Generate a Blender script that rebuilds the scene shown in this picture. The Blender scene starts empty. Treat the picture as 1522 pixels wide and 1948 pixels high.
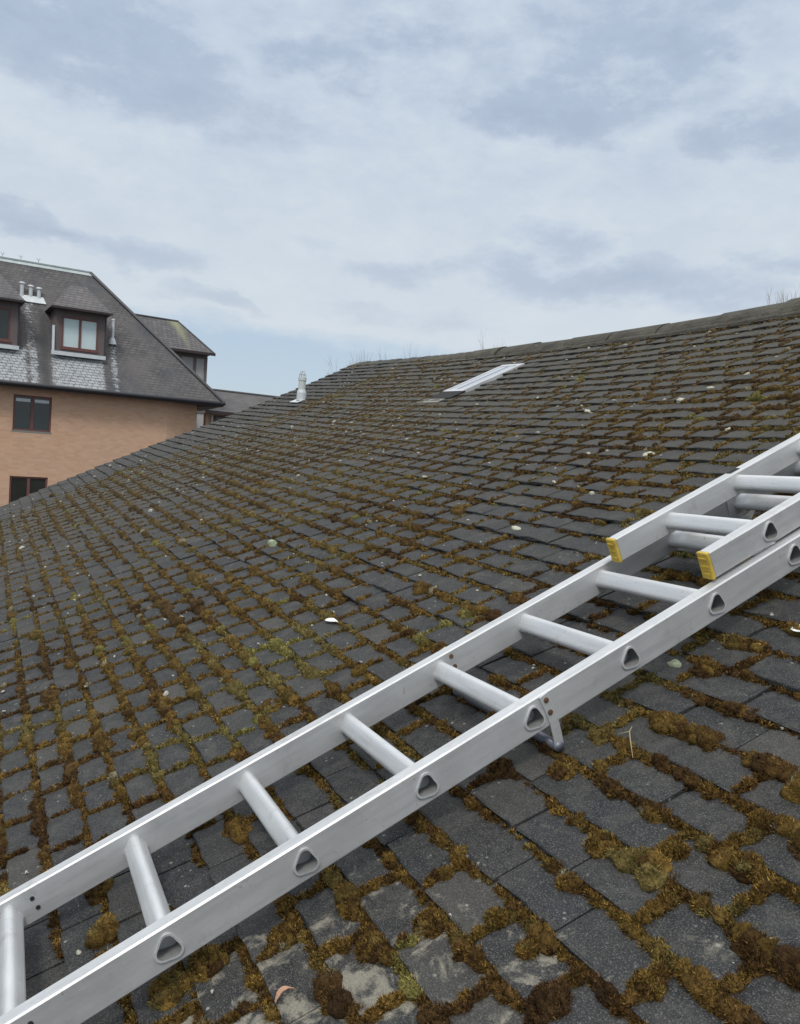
import bpy, math, random
import numpy as np
from mathutils import Vector, Matrix
random.seed(7); RNG = np.random.default_rng(11)
R = math.radians
C = bpy.context.scene.collection
scene = bpy.context.scene

# ------------------------------------------------------------------ camera
ROOF_TILT = R(25.8045)
cam = bpy.data.cameras.new('camera'); camo = bpy.data.objects.new('camera', cam); C.objects.link(camo)
camo.matrix_world = Matrix(((0.4223644, -0.0666738, 0.9039706, 1.7118816),
                            (0.9043830, -0.0359245, -0.4252067, -0.0374717),
                            (0.0608248, 0.9971279, 0.0451254, 0.8883389),
                            (0, 0, 0, 1)))
cam.sensor_fit = 'HORIZONTAL'; cam.sensor_width = 36.0; cam.lens = 1600.0 / 1522.0 * 36.0
cam.clip_start = 0.05; cam.clip_end = 3000
scene.camera = camo
scene.render.resolution_x = 800; scene.render.resolution_y = 1024

# ------------------------------------------------------------------ sky, sun, exposure
SUN_EL, SUN_AZ = R(50), R(128)       # azimuth measured from +Y towards +X
world = bpy.data.worlds.new('World'); scene.world = world; world.use_nodes = True
nt = world.node_tree; nt.nodes.clear()
def N(t, kind, **kw):
    n = t.nodes.new(kind)
    for k, v in kw.items():
        if k.startswith('i_'): n.inputs[k[2:].replace('_', ' ')].default_value = v
        else: setattr(n, k, v)
    return n
def mth(t, op, a, b=None, c=None, clamp=False):
    n = t.nodes.new('ShaderNodeMath'); n.operation = op; n.use_clamp = clamp
    for i, v in enumerate((a, b, c)):
        if v is None: continue
        if isinstance(v, (int, float)): n.inputs[i].default_value = v
        else: t.links.new(v, n.inputs[i])
    return n.outputs[0]
def ramp(t, fac, stops, interp='LINEAR'):
    n = t.nodes.new('ShaderNodeValToRGB'); n.color_ramp.interpolation = interp
    e = n.color_ramp.elements
    while len(e) < len(stops): e.new(0.5)
    for el, (p, c) in zip(e, stops):
        el.position = p; el.color = (c, c, c, 1) if isinstance(c, (int, float)) else (*c, 1)
    t.links.new(fac, n.inputs[0]); return n.outputs[0]
def mix(t, fac, a, b, blend='MIX'):
    n = t.nodes.new('ShaderNodeMix'); n.data_type = 'RGBA'; n.blend_type = blend
    for i, v in ((0, fac), (6, a), (7, b)):
        if isinstance(v, (int, float)): n.inputs[i].default_value = v if i == 0 else (v, v, v, 1)
        elif isinstance(v, tuple): n.inputs[i].default_value = (*v, 1)
        else: t.links.new(v, n.inputs[i])
    return n.outputs[2]
def build_world():
    t = nt
    tc = N(t, 'ShaderNodeTexCoord')
    sep = N(t, 'ShaderNodeSeparateXYZ'); t.links.new(tc.outputs['Generated'], sep.inputs[0])
    sky = N(t, 'ShaderNodeTexSky', sky_type='NISHITA', sun_disc=False, sun_elevation=SUN_EL, sun_rotation=SUN_AZ, air_density=1.0, dust_density=1.5)
    z = mth(t, 'MAXIMUM', sep.outputs[2], 0.0)
    dirv = tc.outputs['Generated']
    el0 = mth(t, 'ARCSINE', sep.outputs[2]); az0 = mth(t, 'ARCTAN2', sep.outputs[1], mth(t, 'MULTIPLY', sep.outputs[0], -1.0))
    def noise(scale, detail, rough, off, scl=(1, 1, 2.2), dist=0.0):
        mp = N(t, 'ShaderNodeMapping'); mp.inputs['Location'].default_value = off; mp.inputs['Scale'].default_value = scl
        t.links.new(dirv, mp.inputs[0])
        n = N(t, 'ShaderNodeTexNoise'); n.inputs['Scale'].default_value = scale; n.inputs['Detail'].default_value = detail
        n.inputs['Roughness'].default_value = rough; n.inputs['Distortion'].default_value = dist
        t.links.new(mp.outputs[0], n.inputs['Vector']); return n.outputs[0]
    w1 = noise(7, 5, .6, (0, 0, 0)); w2 = noise(7, 5, .6, (5, 3, 1)); w3 = noise(16, 6, .65, (2, 7, 4), (1, 1, 2.0)); w4 = noise(3.2, 4, .5, (1, 2, 8))
    az = mth(t, 'ADD', az0, mth(t, 'MULTIPLY', mth(t, 'SUBTRACT', w1, .5), .16)); el = mth(t, 'ADD', el0, mth(t, 'MULTIPLY', mth(t, 'SUBTRACT', w2, .5), .085))
    # grey bellies of the clouds: azimuth, elevation, half sizes, depth (radians)
    bell = None
    for (a, e, ra, re_, dep) in CLOUDS:
        da = mth(t, 'DIVIDE', mth(t, 'SUBTRACT', az, a), ra * 1.10); de = mth(t, 'DIVIDE', mth(t, 'SUBTRACT', el, e), re_ * 1.15)
        de = mth(t, 'ADD', de, mth(t, 'MULTIPLY', da, .061 * ra / re_))
        r2 = mth(t, 'ADD', mth(t, 'MULTIPLY', da, da), mth(t, 'MULTIPLY', de, de))
        v = mth(t, 'MULTIPLY', mth(t, 'SUBTRACT', 1.0, r2, clamp=True), dep * .95)
        bell = v if bell is None else mth(t, 'ADD', bell, v)
    gen = noise(4.2, 7, .6, (3, 1, 2), (1, 1, 2.6), .4)
    wide = ramp(t, mth(t, 'ABSOLUTE', mth(t, 'SUBTRACT', az0, .47)), [(.5, 0), (.75, 1.0)])   # beyond the photo's field: plain broken cloud
    bell = mth(t, 'ADD', bell, mth(t, 'MULTIPLY', mth(t, 'MULTIPLY', mth(t, 'SUBTRACT', gen, .5, clamp=True), 4.0), wide))
    s = mth(t, 'ADD', mth(t, 'MULTIPLY', bell, mth(t, 'MULTIPLY_ADD', w3, 2.4, -.15)), mth(t, 'MULTIPLY', mth(t, 'SUBTRACT', gen, .47), 1.3))
    s = mth(t, 'ADD', s, mth(t, 'MULTIPLY', mth(t, 'SUBTRACT', w3, .5), 1.5))
    col = ramp(t, mth(t, 'MULTIPLY_ADD', s, .5, .3), [(0.0, (0.70, 0.775, 0.85)), (0.22, (0.60, 0.695, 0.80)), (0.42, (0.52, 0.62, 0.76)), (0.65, (0.425, 0.525, 0.675)), (1.0, (0.385, 0.48, 0.63))])
    lo = ramp(t, z, [(0.0, 1.0), (0.17, 1.0), (0.27, 0.55), (0.42, 0.0)])
    col = mix(t, mth(t, 'MULTIPLY', lo, mth(t, 'SUBTRACT', .75, mth(t, 'MULTIPLY', bell, .6), clamp=True)), col, (0.70, 0.765, 0.82))
    clear = mth(t, 'MULTIPLY', ramp(t, mth(t, 'ADD', el, mth(t, 'MULTIPLY', az0, .06)), [(0.0, 1.0), (0.158, 1.0), (0.182, 0.0)]), 0.9)
    skyc = mix(t, 1.0, sky.outputs[0], (0.118, 0.118, 0.118), 'MULTIPLY')
    blue = mix(t, 0.3, ramp(t, z, [(0.03, (.56, .665, .75)), (.16, (.445, .60, .765))]), skyc)
    col = mix(t, clear, col, blue)
    # unseen sky overhead, brightened to add light on ladder tops and roof
    col = mix(t, .14, col, (.58, .61, .64))
    gain = ramp(t, z, [(0.0, 1.0/2.3), (0.50, 1.0/2.3), (0.78, 0.95), (1.0, 1.0)])
    col = mix(t, ramp(t, z, [(.5, 0), (.7, .8)]), col, (.66, .67, .68))
    col = mix(t, 1.0, col, gain, 'MULTIPLY')
    bg = N(t, 'ShaderNodeBackground'); bg.inputs[1].default_value = 2.3 * SKY_GAIN
    t.links.new(col, bg.inputs[0])
    out = N(t, 'ShaderNodeOutputWorld'); t.links.new(bg.outputs[0], out.inputs[0])
SKY_GAIN = 1.0
CLOUDS = [(0.0225, 0.4238, 0.2062, 0.0594, 1.0), (0.1952, 0.3804, 0.1437, 0.0281, 0.45), (0.3224, 0.4375, 0.0813, 0.0238, 0.6), (0.415, 0.4639, 0.0625, 0.0219, 0.45), (0.5929, 0.4021, 0.125, 0.0312, 1.0), (0.8154, 0.3729, 0.0813, 0.03, 1.0), (0.7409, 0.4544, 0.0594, 0.0138, 0.7), (0.6596, 0.4471, 0.0813, 0.0312, 0.45), (0.7305, 0.415, 0.0563, 0.0281, 0.4), (0.0048, 0.2368, 0.0656, 0.02, 1.0), (0.6027, 0.2747, 0.0781, 0.0169, 0.75), (0.6773, 0.2249, 0.2125, 0.0312, 1.05), (0.8487, 0.2519, 0.0625, 0.015, 0.8), (0.4222, 0.2279, 0.0688, 0.0138, 0.6), (0.1207, 0.2191, 0.0938, 0.0175, 0.8), (0.2, 0.182, 0.075, 0.0094, 0.6), (0.3162, 0.2489, 0.0344, 0.0094, 0.45), (0.4375, 0.1818, 0.1062, 0.0138, 0.4), (0.4797, 0.4572, 0.25, 0.0875, 0.25), (0.6957, 0.4914, 0.1562, 0.0375, 0.4)]
build_world()
sun = bpy.data.lights.new('sun', 'SUN'); sun.energy = 1.5; sun.angle = R(13); sun.color = (1.0, 0.96, 0.9)
suno = bpy.data.objects.new('sun', sun); C.objects.link(suno)
sd = Vector((math.sin(SUN_AZ) * math.cos(SUN_EL), math.cos(SUN_AZ) * math.cos(SUN_EL), math.sin(SUN_EL)))
suno.rotation_euler = (-sd).to_track_quat('-Z', 'Y').to_euler(); suno.location = (5, 0, 15)
scene.view_settings.view_transform = 'Standard'; scene.view_settings.look = 'None'
scene.view_settings.exposure = 0.0; scene.view_settings.gamma = 1.0

# ------------------------------------------------------------------ helpers
class MB:
    def __init__(s): s.v = []; s.f = []; s.n = 0; s.a = []
    def add(s, vs, fs, attr=None):
        vs = np.asarray(vs, float).reshape(-1, 3)
        s.v.append(vs); s.f.extend([tuple(i + s.n for i in f) for f in fs]); s.n += len(vs)
        s.a.append(np.full(len(vs), 0.5 if attr is None else attr) if np.isscalar(attr) or attr is None else attr)
        return s
    def box(s, x0, x1, y0, y1, z0, z1, attr=None):
        v = [(x, y, z) for z in (z0, z1) for y in (y0, y1) for x in (x0, x1)]
        return s.add(v, [(0, 2, 3, 1), (4, 5, 7, 6), (0, 1, 5, 4), (2, 6, 7, 3), (0, 4, 6, 2), (1, 3, 7, 5)], attr)
    def poly(s, pts, th=None, attr=None):
        """a flat polygon, or with th (a vector) a slab of that thickness"""
        p = np.asarray(pts, float); n = len(p)
        if th is None: return s.add(p, [tuple(range(n))], attr)
        q = p + np.asarray(th, float)
        return s.add(np.vstack([p, q]), [tuple(range(n))[::-1], tuple(range(n, 2 * n))] + [(i, (i + 1) % n, n + (i + 1) % n, n + i) for i in range(n)], attr)
    def tube(s, pts, rad, seg=12, caps=True, attr=None):
        pts = [np.asarray(p, float) for p in pts]
        if np.isscalar(rad): rad = [rad] * len(pts)
        vs = []
        prev = None
        for i, p in enumerate(pts):
            d = pts[min(i + 1, len(pts) - 1)] - pts[max(i - 1, 0)]; d = d / (np.linalg.norm(d) + 1e-12)
            if prev is None:
                h = np.array([0, 0, 1.]) if abs(d[2]) < .9 else np.array([1., 0, 0])
                x = np.cross(d, h)
            else: x = prev - d * (prev @ d)
            x /= np.linalg.norm(x) + 1e-12; prev = x; y = np.cross(d, x)
            for k in range(seg):
                a = 2 * math.pi * k / seg; vs.append(p + rad[i] * (math.cos(a) * x + math.sin(a) * y))
        fs = [(i * seg + k, i * seg + (k + 1) % seg, (i + 1) * seg + (k + 1) % seg, (i + 1) * seg + k) for i in range(len(pts) - 1) for k in range(seg)]
        if caps: fs += [tuple(range(seg))[::-1], tuple(range((len(pts) - 1) * seg, len(pts) * seg))]
        return s.add(vs, fs, attr)
    def build(s, name, mat, parent=None, frame=None, smooth=False, bevel=0.0, kind=None):
        v = np.vstack(s.v)
        if frame is not None: v = v @ np.array(frame.to_3x3()).T + np.array(frame.translation)
        if parent is not None:
            mi = np.array(parent_world(parent).inverted()); v = v @ mi[:3, :3].T + mi[:3, 3]
        me = bpy.data.meshes.new(name); me.from_pydata(v.tolist(), [], s.f)
        at = me.attributes.new('tint', 'FLOAT', 'POINT'); at.data.foreach_set('value', np.concatenate(s.a).astype(np.float32))
        me.materials.append(mat)
        bm_fix(me)
        if smooth: me.polygons.foreach_set('use_smooth', [True] * len(me.polygons))
        o = bpy.data.objects.new(name, me); C.objects.link(o)
        if parent is not None: o.parent = parent
        if bevel:
            m = o.modifiers.new('bevel', 'BEVEL'); m.width = bevel; m.segments = 2; m.limit_method = 'ANGLE'; m.angle_limit = R(40)
        if kind: o['kind'] = kind
        return o
import bmesh
def bm_fix(me):
    b = bmesh.new(); b.from_mesh(me); bmesh.ops.recalc_face_normals(b, faces=b.faces); b.to_mesh(me); b.free()
def parent_world(o):
    m = o.matrix_basis.copy(); p = o.parent
    while p is not None: m = p.matrix_basis @ m; p = p.parent
    return m
def big_mesh(name, verts, faces4=None, faces3=None, mat=None, attrs=None, smooth=True, parent=None):
    """numpy arrays straight into a mesh; verts are in the parent's local frame"""
    me = bpy.data.meshes.new(name); me.vertices.add(len(verts)); me.vertices.foreach_set('co', np.asarray(verts, np.float32).ravel())
    parts = []; tot = []
    if faces4 is not None and len(faces4): parts.append(np.asarray(faces4).ravel()); tot.append(np.full(len(faces4), 4))
    if faces3 is not None and len(faces3): parts.append(np.asarray(faces3).ravel()); tot.append(np.full(len(faces3), 3))
    li = np.concatenate(parts).astype(np.int32); tot = np.concatenate(tot).astype(np.int32)
    st = np.concatenate([[0], np.cumsum(tot)[:-1]]).astype(np.int32)
    me.loops.add(len(li)); me.loops.foreach_set('vertex_index', li)
    me.polygons.add(len(tot)); me.polygons.foreach_set('loop_start', st)
    try: me.polygons.foreach_set('loop_total', tot)
    except Exception: pass
    me.polygons.foreach_set('use_smooth', np.full(len(tot), smooth))
    for k, a in (attrs or {}).items():
        a = np.asarray(a, np.float32)
        if a.ndim == 1: at = me.attributes.new(k, 'FLOAT', 'POINT'); at.data.foreach_set('value', a)
        else:
            at = me.attributes.new(k, 'FLOAT_COLOR', 'POINT'); at.data.foreach_set('color', np.hstack([a, np.ones((len(a), 1), np.float32)]).ravel())
    me.update(calc_edges=True); me.validate()
    me.materials.append(mat)
    o = bpy.data.objects.new(name, me); C.objects.link(o)
    if parent is not None: o.parent = parent
    return o
def empty(name, label, cat, loc=(0, 0, 0), rot=(0, 0, 0), group=None):
    o = bpy.data.objects.new(name, None); C.objects.link(o); o.location = loc; o.rotation_euler = rot
    o.empty_display_size = 0.2; return tag(o, label, cat, group)
def tag(o, label=None, cat=None, group=None, kind=None):
    if label: o['label'] = label
    if cat: o['category'] = cat
    if group: o['group'] = group
    if kind: o['kind'] = kind
    return o

# value noise for placing things
_T = RNG.random((256, 256))
def vnoise(x, y, f=1.0, s=0):
    x = np.asarray(x, float) * f + 37.7 * s + 1000; y = np.asarray(y, float) * f + 91.3 * s + 1000
    xi = np.floor(x).astype(int); yi = np.floor(y).astype(int); fx = x - xi; fy = y - yi
    fx = fx * fx * (3 - 2 * fx); fy = fy * fy * (3 - 2 * fy)
    g = lambda a, b: _T[a % 256, b % 256]
    return (g(xi, yi) * (1 - fx) + g(xi + 1, yi) * fx) * (1 - fy) + (g(xi, yi + 1) * (1 - fx) + g(xi + 1, yi + 1) * fx) * fy
def fbm(x, y, f=1.0, s=0, o=4):
    r = 0; a = .5; t = 0
    for i in range(o): r = r + a * vnoise(x, y, f * 2 ** i, s + i); t += a; a *= .5
    return r / t

# ------------------------------------------------------------------ materials
def mat(name):
    m = bpy.data.materials.new(name); m.use_nodes = True; t = m.node_tree; t.nodes.clear()
    b = t.nodes.new('ShaderNodeBsdfPrincipled'); o = t.nodes.new('ShaderNodeOutputMaterial'); t.links.new(b.outputs[0], o.inputs[0])
    return m, t, b
def oc(t, kind='Object'): return N(t, 'ShaderNodeTexCoord').outputs[kind]
def tnoise(t, vec, scale, detail=4, rough=.55, dist=0, scl=None):
    if scl:
        mp = N(t, 'ShaderNodeMapping'); mp.inputs['Scale'].default_value = scl; t.links.new(vec, mp.inputs[0]); vec = mp.outputs[0]
    n = N(t, 'ShaderNodeTexNoise'); n.inputs['Scale'].default_value = scale; n.inputs['Detail'].default_value = detail
    n.inputs['Roughness'].default_value = rough; n.inputs['Distortion'].default_value = dist
    t.links.new(vec, n.inputs['Vector']); return n.outputs[0]
def attr(t, name, out='Fac'):
    n = N(t, 'ShaderNodeAttribute'); n.attribute_name = name; return n.outputs[out]
def bump(t, b, h, dist, strength=1.0):
    n = N(t, 'ShaderNodeBump'); n.inputs['Distance'].default_value = dist; n.inputs['Strength'].default_value = strength
    t.links.new(h, n.inputs['Height']); t.links.new(n.outputs[0], b.inputs['Normal'])
def simple(name, col, rough=.6, metal=0, var=.15, scale=20, bmp=0.0, spec=.5):
    m, t, b = mat(name); v = oc(t)
    n = tnoise(t, v, scale, 5, .6)
    c = mix(t, n, tuple(x * (1 - var) for x in col), tuple(min(1, x * (1 + var)) for x in col))
    t.links.new(c, b.inputs['Base Color']); b.inputs['Roughness'].default_value = rough; b.inputs['Metallic'].default_value = metal
    b.inputs['Specular IOR Level'].default_value = spec
    if bmp: bump(t, b, n, bmp)
    return m

def m_tile():
    m, t, b = mat('concrete_tile'); v = oc(t)
    ti = attr(t, 'tint'); zone = attr(t, 'zone')
    base = ramp(t, ti, [(0, (.011, .0125, .016)), (.35, (.018, .020, .024)), (.7, (.029, .030, .032)), (1, (.055, .051, .045))])
    n1 = tnoise(t, v, 5, 5, .6); n2 = tnoise(t, v, 55, 5, .7); n3 = tnoise(t, v, 420, 2, .6)
    c = mix(t, ramp(t, n1, [(.3, 0), (.7, .55)]), base, (.042, .037, .028))
    c = mix(t, ramp(t, tnoise(t, v, 14, 6, .7, .6), [(.48, 0), (.64, .6)]), c, (.078, .074, .064))
    c = mix(t, ramp(t, tnoise(t, v, 2.2, 3, .6), [(.52, 0), (.72, .5)]), c, (.018, .020, .024))
    # zone: weathered greyer olive towards ridge and verge
    c = mix(t, mth(t, 'MULTIPLY', zone, mth(t, 'MULTIPLY_ADD', n2, .9, .4)), c, (.058, .051, .037))
    # fine mottling and sand grain
    c = mix(t, ramp(t, n2, [(.45, 0), (.75, .45)]), c, (.085, .085, .082))
    c = mix(t, ramp(t, n3, [(.53, 0), (.68, .8)]), c, (.15, .148, .138))
    c = mix(t, ramp(t, n3, [(.28, .5), (.44, 0)]), c, (.012, .012, .013))
    # cream lichen patches with ragged edges
    lic = attr(t, 'lichen')
    pa = tnoise(t, v, 15, 6, .68, .4)
    msk = ramp(t, mth(t, 'ADD', pa, mth(t, 'MULTIPLY', lic, .27)), [(.69, 0), (.79, .75)])
    c = mix(t, mth(t, 'MULTIPLY', msk, mth(t, 'MULTIPLY_ADD', n3, .9, .3)), c, (.35, .32, .25))
    # little round pale spots
    vo = N(t, 'ShaderNodeTexVoronoi'); vo.inputs['Scale'].default_value = 48; t.links.new(v, vo.inputs['Vector'])
    sp = ramp(t, vo.outputs['Distance'], [(.08, 1), (.20, 0)])
    pick = ramp(t, tnoise(t, v, 12, 4, .7), [(.55, 0), (.60, 1)])
    c = mix(t, mth(t, 'MULTIPLY', mth(t, 'MULTIPLY', sp, pick), .6), c, (.42, .42, .37))
    t.links.new(c, b.inputs['Base Color'])
    t.links.new(ramp(t, n2, [(.3, .62), (.7, .88)]), b.inputs['Roughness'])
    b.inputs['Specular IOR Level'].default_value = .25
    h = mth(t, 'ADD', mth(t, 'MULTIPLY', n2, .6), mth(t, 'MULTIPLY', n3, .25))
    bump(t, b, h, .006, 1.0)
    return m
def m_moss():
    m, t, b = mat('moss'); v = oc(t)
    c = attr(t, 'Col', 'Color')
    n = tnoise(t, v, 260, 3, .7)
    c = mix(t, 1.0, c, ramp(t, n, [(.3, .45), (.5, 1.0), (.72, 1.75)]), 'MULTIPLY')
    t.links.new(c, b.inputs['Base Color']); b.inputs['Roughness'].default_value = .95; b.inputs['Specular IOR Level'].default_value = .12
    bump(t, b, n, .006, 1)
    return m
def m_alu(name='oxidised_aluminium', tone=1.0, run=(1, .08, 1)):
    m, t, b = mat(name); v = oc(t)
    n1 = tnoise(t, v, 7, 5, .65, .3); n2 = tnoise(t, v, 60, 4, .7, 0, run); n3 = tnoise(t, v, 120, 3, .6)
    c = mix(t, n1, (.50 * tone, .505 * tone, .505 * tone), (.67 * tone, .67 * tone, .66 * tone))
    c = mix(t, ramp(t, n2, [(.42, 0), (.70, .5)]), c, (.41, .415, .42))
    c = mix(t, ramp(t, tnoise(t, v, 16, 6, .75), [(.56, 0), (.72, .5)]), c, (.38, .36, .32))
    c = mix(t, ramp(t, tnoise(t, v, 3.2, 5, .7, .6), [(.50, 0), (.66, .35)]), c, (.66, .67, .67))
    sc = ramp(t, tnoise(t, v, 36, 3, .8, 1.5), [(.66, 0), (.70, .45)])
    c = mix(t, sc, c, (.25, .24, .22))
    t.links.new(c, b.inputs['Base Color']); b.inputs['Metallic'].default_value = .45
    t.links.new(ramp(t, n1, [(.3, .42), (.7, .58)]), b.inputs['Roughness'])
    bump(t, b, n3, .0006, .5)
    return m
def m_brick():
    m, t, b = mat('buff_brick'); v = oc(t)
    mp = N(t, 'ShaderNodeMapping'); mp.inputs['Rotation'].default_value = (R(90), 0, 0); t.links.new(v, mp.inputs[0])
    # object X runs along the wall, object Z is up
    sp = N(t, 'ShaderNodeSeparateXYZ'); t.links.new(v, sp.inputs[0])
    cb = N(t, 'ShaderNodeCombineXYZ'); t.links.new(mth(t, 'ADD', sp.outputs[0], mth(t, 'MULTIPLY', sp.outputs[1], 1.0)), cb.inputs[0]); t.links.new(sp.outputs[2], cb.inputs[1])
    br = N(t, 'ShaderNodeTexBrick'); t.links.new(cb.outputs[0], br.inputs['Vector'])
    br.inputs['Scale'].default_value = 1; br.inputs['Brick Width'].default_value = .225; br.inputs['Row Height'].default_value = .075
    br.inputs['Mortar Size'].default_value = .007; br.inputs['Mortar Smooth'].default_value = .3; br.inputs['Bias'].default_value = 0
    br.inputs['Color1'].default_value = (.57, .325, .195, 1); br.inputs['Color2'].default_value = (.66, .40, .25, 1); br.inputs['Mortar'].default_value = (.50, .40, .32, 1)
    c = mix(t, ramp(t, tnoise(t, v, .7, 4, .6), [(.35, 0), (.7, .35)]), br.outputs[0], (.48, .35, .27))
    c = mix(t, ramp(t, tnoise(t, v, 3, 4, .6, 0, (1, 1, 4)), [(.5, 0), (.75, .3)]), c, (.60, .42, .30))
    t.links.new(c, b.inputs['Base Color']); b.inputs['Roughness'].default_value = .9; b.inputs['Specular IOR Level'].default_value = .2
    bump(t, b, br.outputs['Fac'], .006, -.6)
    return m
def m_slate(name='far_roof_tiles', tone=1.0, algae=False):
    """small plain tiles on the far roofs: X along the eaves, tint attribute = pale wash, Z up"""
    m, t, b = mat(name); v = oc(t); w = attr(t, 'tint')
    sp = N(t, 'ShaderNodeSeparateXYZ'); t.links.new(v, sp.inputs[0])
    cb = N(t, 'ShaderNodeCombineXYZ'); t.links.new(mth(t, 'ADD', sp.outputs[0], mth(t, 'MULTIPLY', sp.outputs[1], .6)), cb.inputs[0]); t.links.new(sp.outputs[2], cb.inputs[1])
    br = N(t, 'ShaderNodeTexBrick'); t.links.new(cb.outputs[0], br.inputs['Vector']); br.inputs['Scale'].default_value = 1
    br.inputs['Brick Width'].default_value = .19; br.inputs['Row Height'].default_value = .095; br.inputs['Mortar Size'].default_value = .010
    br.inputs['Color1'].default_value = (.085 * tone, .080 * tone, .082 * tone, 1); br.inputs['Color2'].default_value = (.135 * tone, .125 * tone, .122 * tone, 1); br.inputs['Mortar'].default_value = (.045, .043, .045, 1)
    n1 = tnoise(t, v, 1.1, 5, .6, .2, (1, 1, .45)); n2 = tnoise(t, v, 9, 4, .7, 0, (1.4, 1.4, .5)); n3 = tnoise(t, v, 11, 4, .7, 0, (.5, .5, 2.2))
    c = mix(t, ramp(t, n1, [(.38, .0), (.62, .7)]), br.outputs[0], (.130, .120, .114))
    c = mix(t, ramp(t, tnoise(t, v, .8, 4, .6, .3, (1, 1, .5)), [(.5, 0), (.68, .6)]), c, (.058, .064, .076))
    c = mix(t, ramp(t, n2, [(.5, 0), (.8, .4)]), c, (.19, .175, .155))
    wm = ramp(t, mth(t, 'ADD', mth(t, 'MULTIPLY', mth(t, 'SUBTRACT', w, .5), .5), mth(t, 'ADD', mth(t, 'MULTIPLY', n3, .65), mth(t, 'MULTIPLY', n2, .45))), [(.64, 0), (.80, .9)])
    wm = mth(t, 'MULTIPLY', wm, mth(t, 'SUBTRACT', 1.0, mth(t, 'MULTIPLY', br.outputs['Fac'], .8)))
    c = mix(t, mth(t, 'MULTIPLY', wm, ramp(t, w, [(.5, 0), (.6, 1)])), c, (.44, .46, .47))
    dk = ramp(t, w, [(.0, .75), (.45, 0)])
    c = mix(t, dk, c, (.055, .058, .055))
    if algae: c = mix(t, mth(t, 'MULTIPLY', ramp(t, mth(t, 'ADD', w, mth(t, 'MULTIPLY', mth(t, 'SUBTRACT', n2, .5), .5)), [(.6, 0), (.95, .75)]), 1.0), br.outputs[0], (.27, .28, .15))
    t.links.new(c, b.inputs['Base Color']); b.inputs['Roughness'].default_value = .8; b.inputs['Specular IOR Level'].default_value = .3
    bump(t, b, br.outputs['Fac'], .02, -.8)
    return m
def m_glass(name, col, rough=.08):
    m, t, b = mat(name); v = oc(t)
    c = mix(t, tnoise(t, v, 1.6, 3), tuple(x * .6 for x in col), tuple(min(1, x * 1.5) for x in col))
    t.links.new(c, b.inputs['Base Color']); b.inputs['Roughness'].default_value = rough; b.inputs['Specular IOR Level'].default_value = .6
    bump(t, b, tnoise(t, v, 1.5, 1), .01, .3)
    return m
M = dict(
    tile=m_tile(), moss=m_moss(), alu=m_alu(), alu2=m_alu('bright_aluminium', 1.12, (.06, 1, 1)), brick=m_brick(), slate=m_slate(),
    slate2=m_slate('low_roof_tiles', 1.15), slate3=m_slate('algae_stained_tiles', 1.1, True), slate4=m_slate('dormer_roof_tiles', 1.5),
    steelpale=simple('weathered_metal_frame', (.50, .50, .51), .6, .1, .3, 14),
    steel=simple('galvanised_steel', (.30, .31, .33), .45, .6, .2, 30),
    darksteel=simple('dark_steel_bar', (.16, .17, .20), .4, .5, .2, 30),
    rust=simple('rusty_rivet', (.13, .065, .035), .8, .2, .5, 200),
    black=simple('matt_black', (.012, .012, .013), .9),  # near-black colour of the small rivets and latch pin
    yellow=simple('yellow_plastic', (.58, .40, .06), .6, 0, .6, 70),
    ridge=simple('ridge_tile_concrete', (.066, .060, .045), .95, 0, .95, 7, .04),
    mortar=simple('mortar', (.23, .22, .19), .95, 0, .35, 25, .01),
    under=simple('roof_underlay', (.018, .017, .015), .95),
    pvc=simple('grey_white_plastic', (.55, .56, .54), .5, 0, .12, 12),
    lead=simple('lead_flashing', (.58, .61, .62), .5, .1, .2, 6),
    leadedge=simple('pale_mortar_edge', (.42, .46, .45), .7, 0, .3, 5),
    copper=simple('ridge_metal', (.19, .24, .24), .6, .2, .3, 5),
    frame=simple('red_brown_timber', (.150, .058, .048), .55, 0, .25, 12),
    board=simple('brown_weatherboard', (.135, .105, .100), .8, 0, .2, 8),
    fascia=simple('dark_brown_fascia', (.035, .022, .022), .6, 0, .25, 4),
    gutter=simple('dark_gutter', (.04, .04, .045), .5, 0, .2, 4),
    curtain=simple('pale_blind', (.56, .66, .66), .8, 0, .08, 3),
    glass=m_glass('window_glass_dark', (.016, .024, .022)),
    glassroof=simple('roof_window_glass', (.42, .44, .47), .35, 0, .06, 4),
    render=simple('pale_blue_render', (.11, .13, .165), .8, 0, .2, 4),
    panel=simple('cream_render_panel', (.40, .39, .37), .85, 0, .15, 4),
    timber=simple('grey_brown_timber', (.15, .12, .11), .8, 0, .25, 8),
    ground=simple('car_park_tarmac', (.06, .06, .062), .95, 0, .3, .8),
    bark=simple('twig_bark', (.32, .27, .245), .9, 0, .25, 8),
    palemoss=simple('pale_dry_moss', (.50, .48, .37), .95, 0, .35, 120, .006),
    greenmoss=simple('grey_green_lichen', (.30, .34, .22), .95, 0, .5, 120, .006),
    feather=simple('white_feather', (.78, .78, .75), .8, 0, .12, 90),
    leaf=simple('dry_leaf', (.42, .24, .15), .7, 0, .35, 60),
    bore=simple('shaded_tube_inside', (.22, .22, .215), .8, 0, .4, 80),  # darker colour paints the shade inside the rung tubes
    straw=simple('dry_grass', (.36, .29, .17), .9, 0, .3, 40),
    flake=simple('pale_flake', (.36, .34, .28), .9, 0, .5, 60),
)

# ------------------------------------------------------------------ ground
GZ = -4.9
g = MB(); nn = 40
xs = np.linspace(-1, 1, nn + 1); xs = np.sign(xs) * np.abs(xs) ** 2.2 * 1500
g.add([(x, y, GZ) for y in xs for x in xs], [(j * (nn + 1) + i, j * (nn + 1) + i + 1, (j + 1) * (nn + 1) + i + 1, (j + 1) * (nn + 1) + i) for j in range(nn) for i in range(nn)])
g.build('ground', M['ground'], kind='structure')

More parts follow.
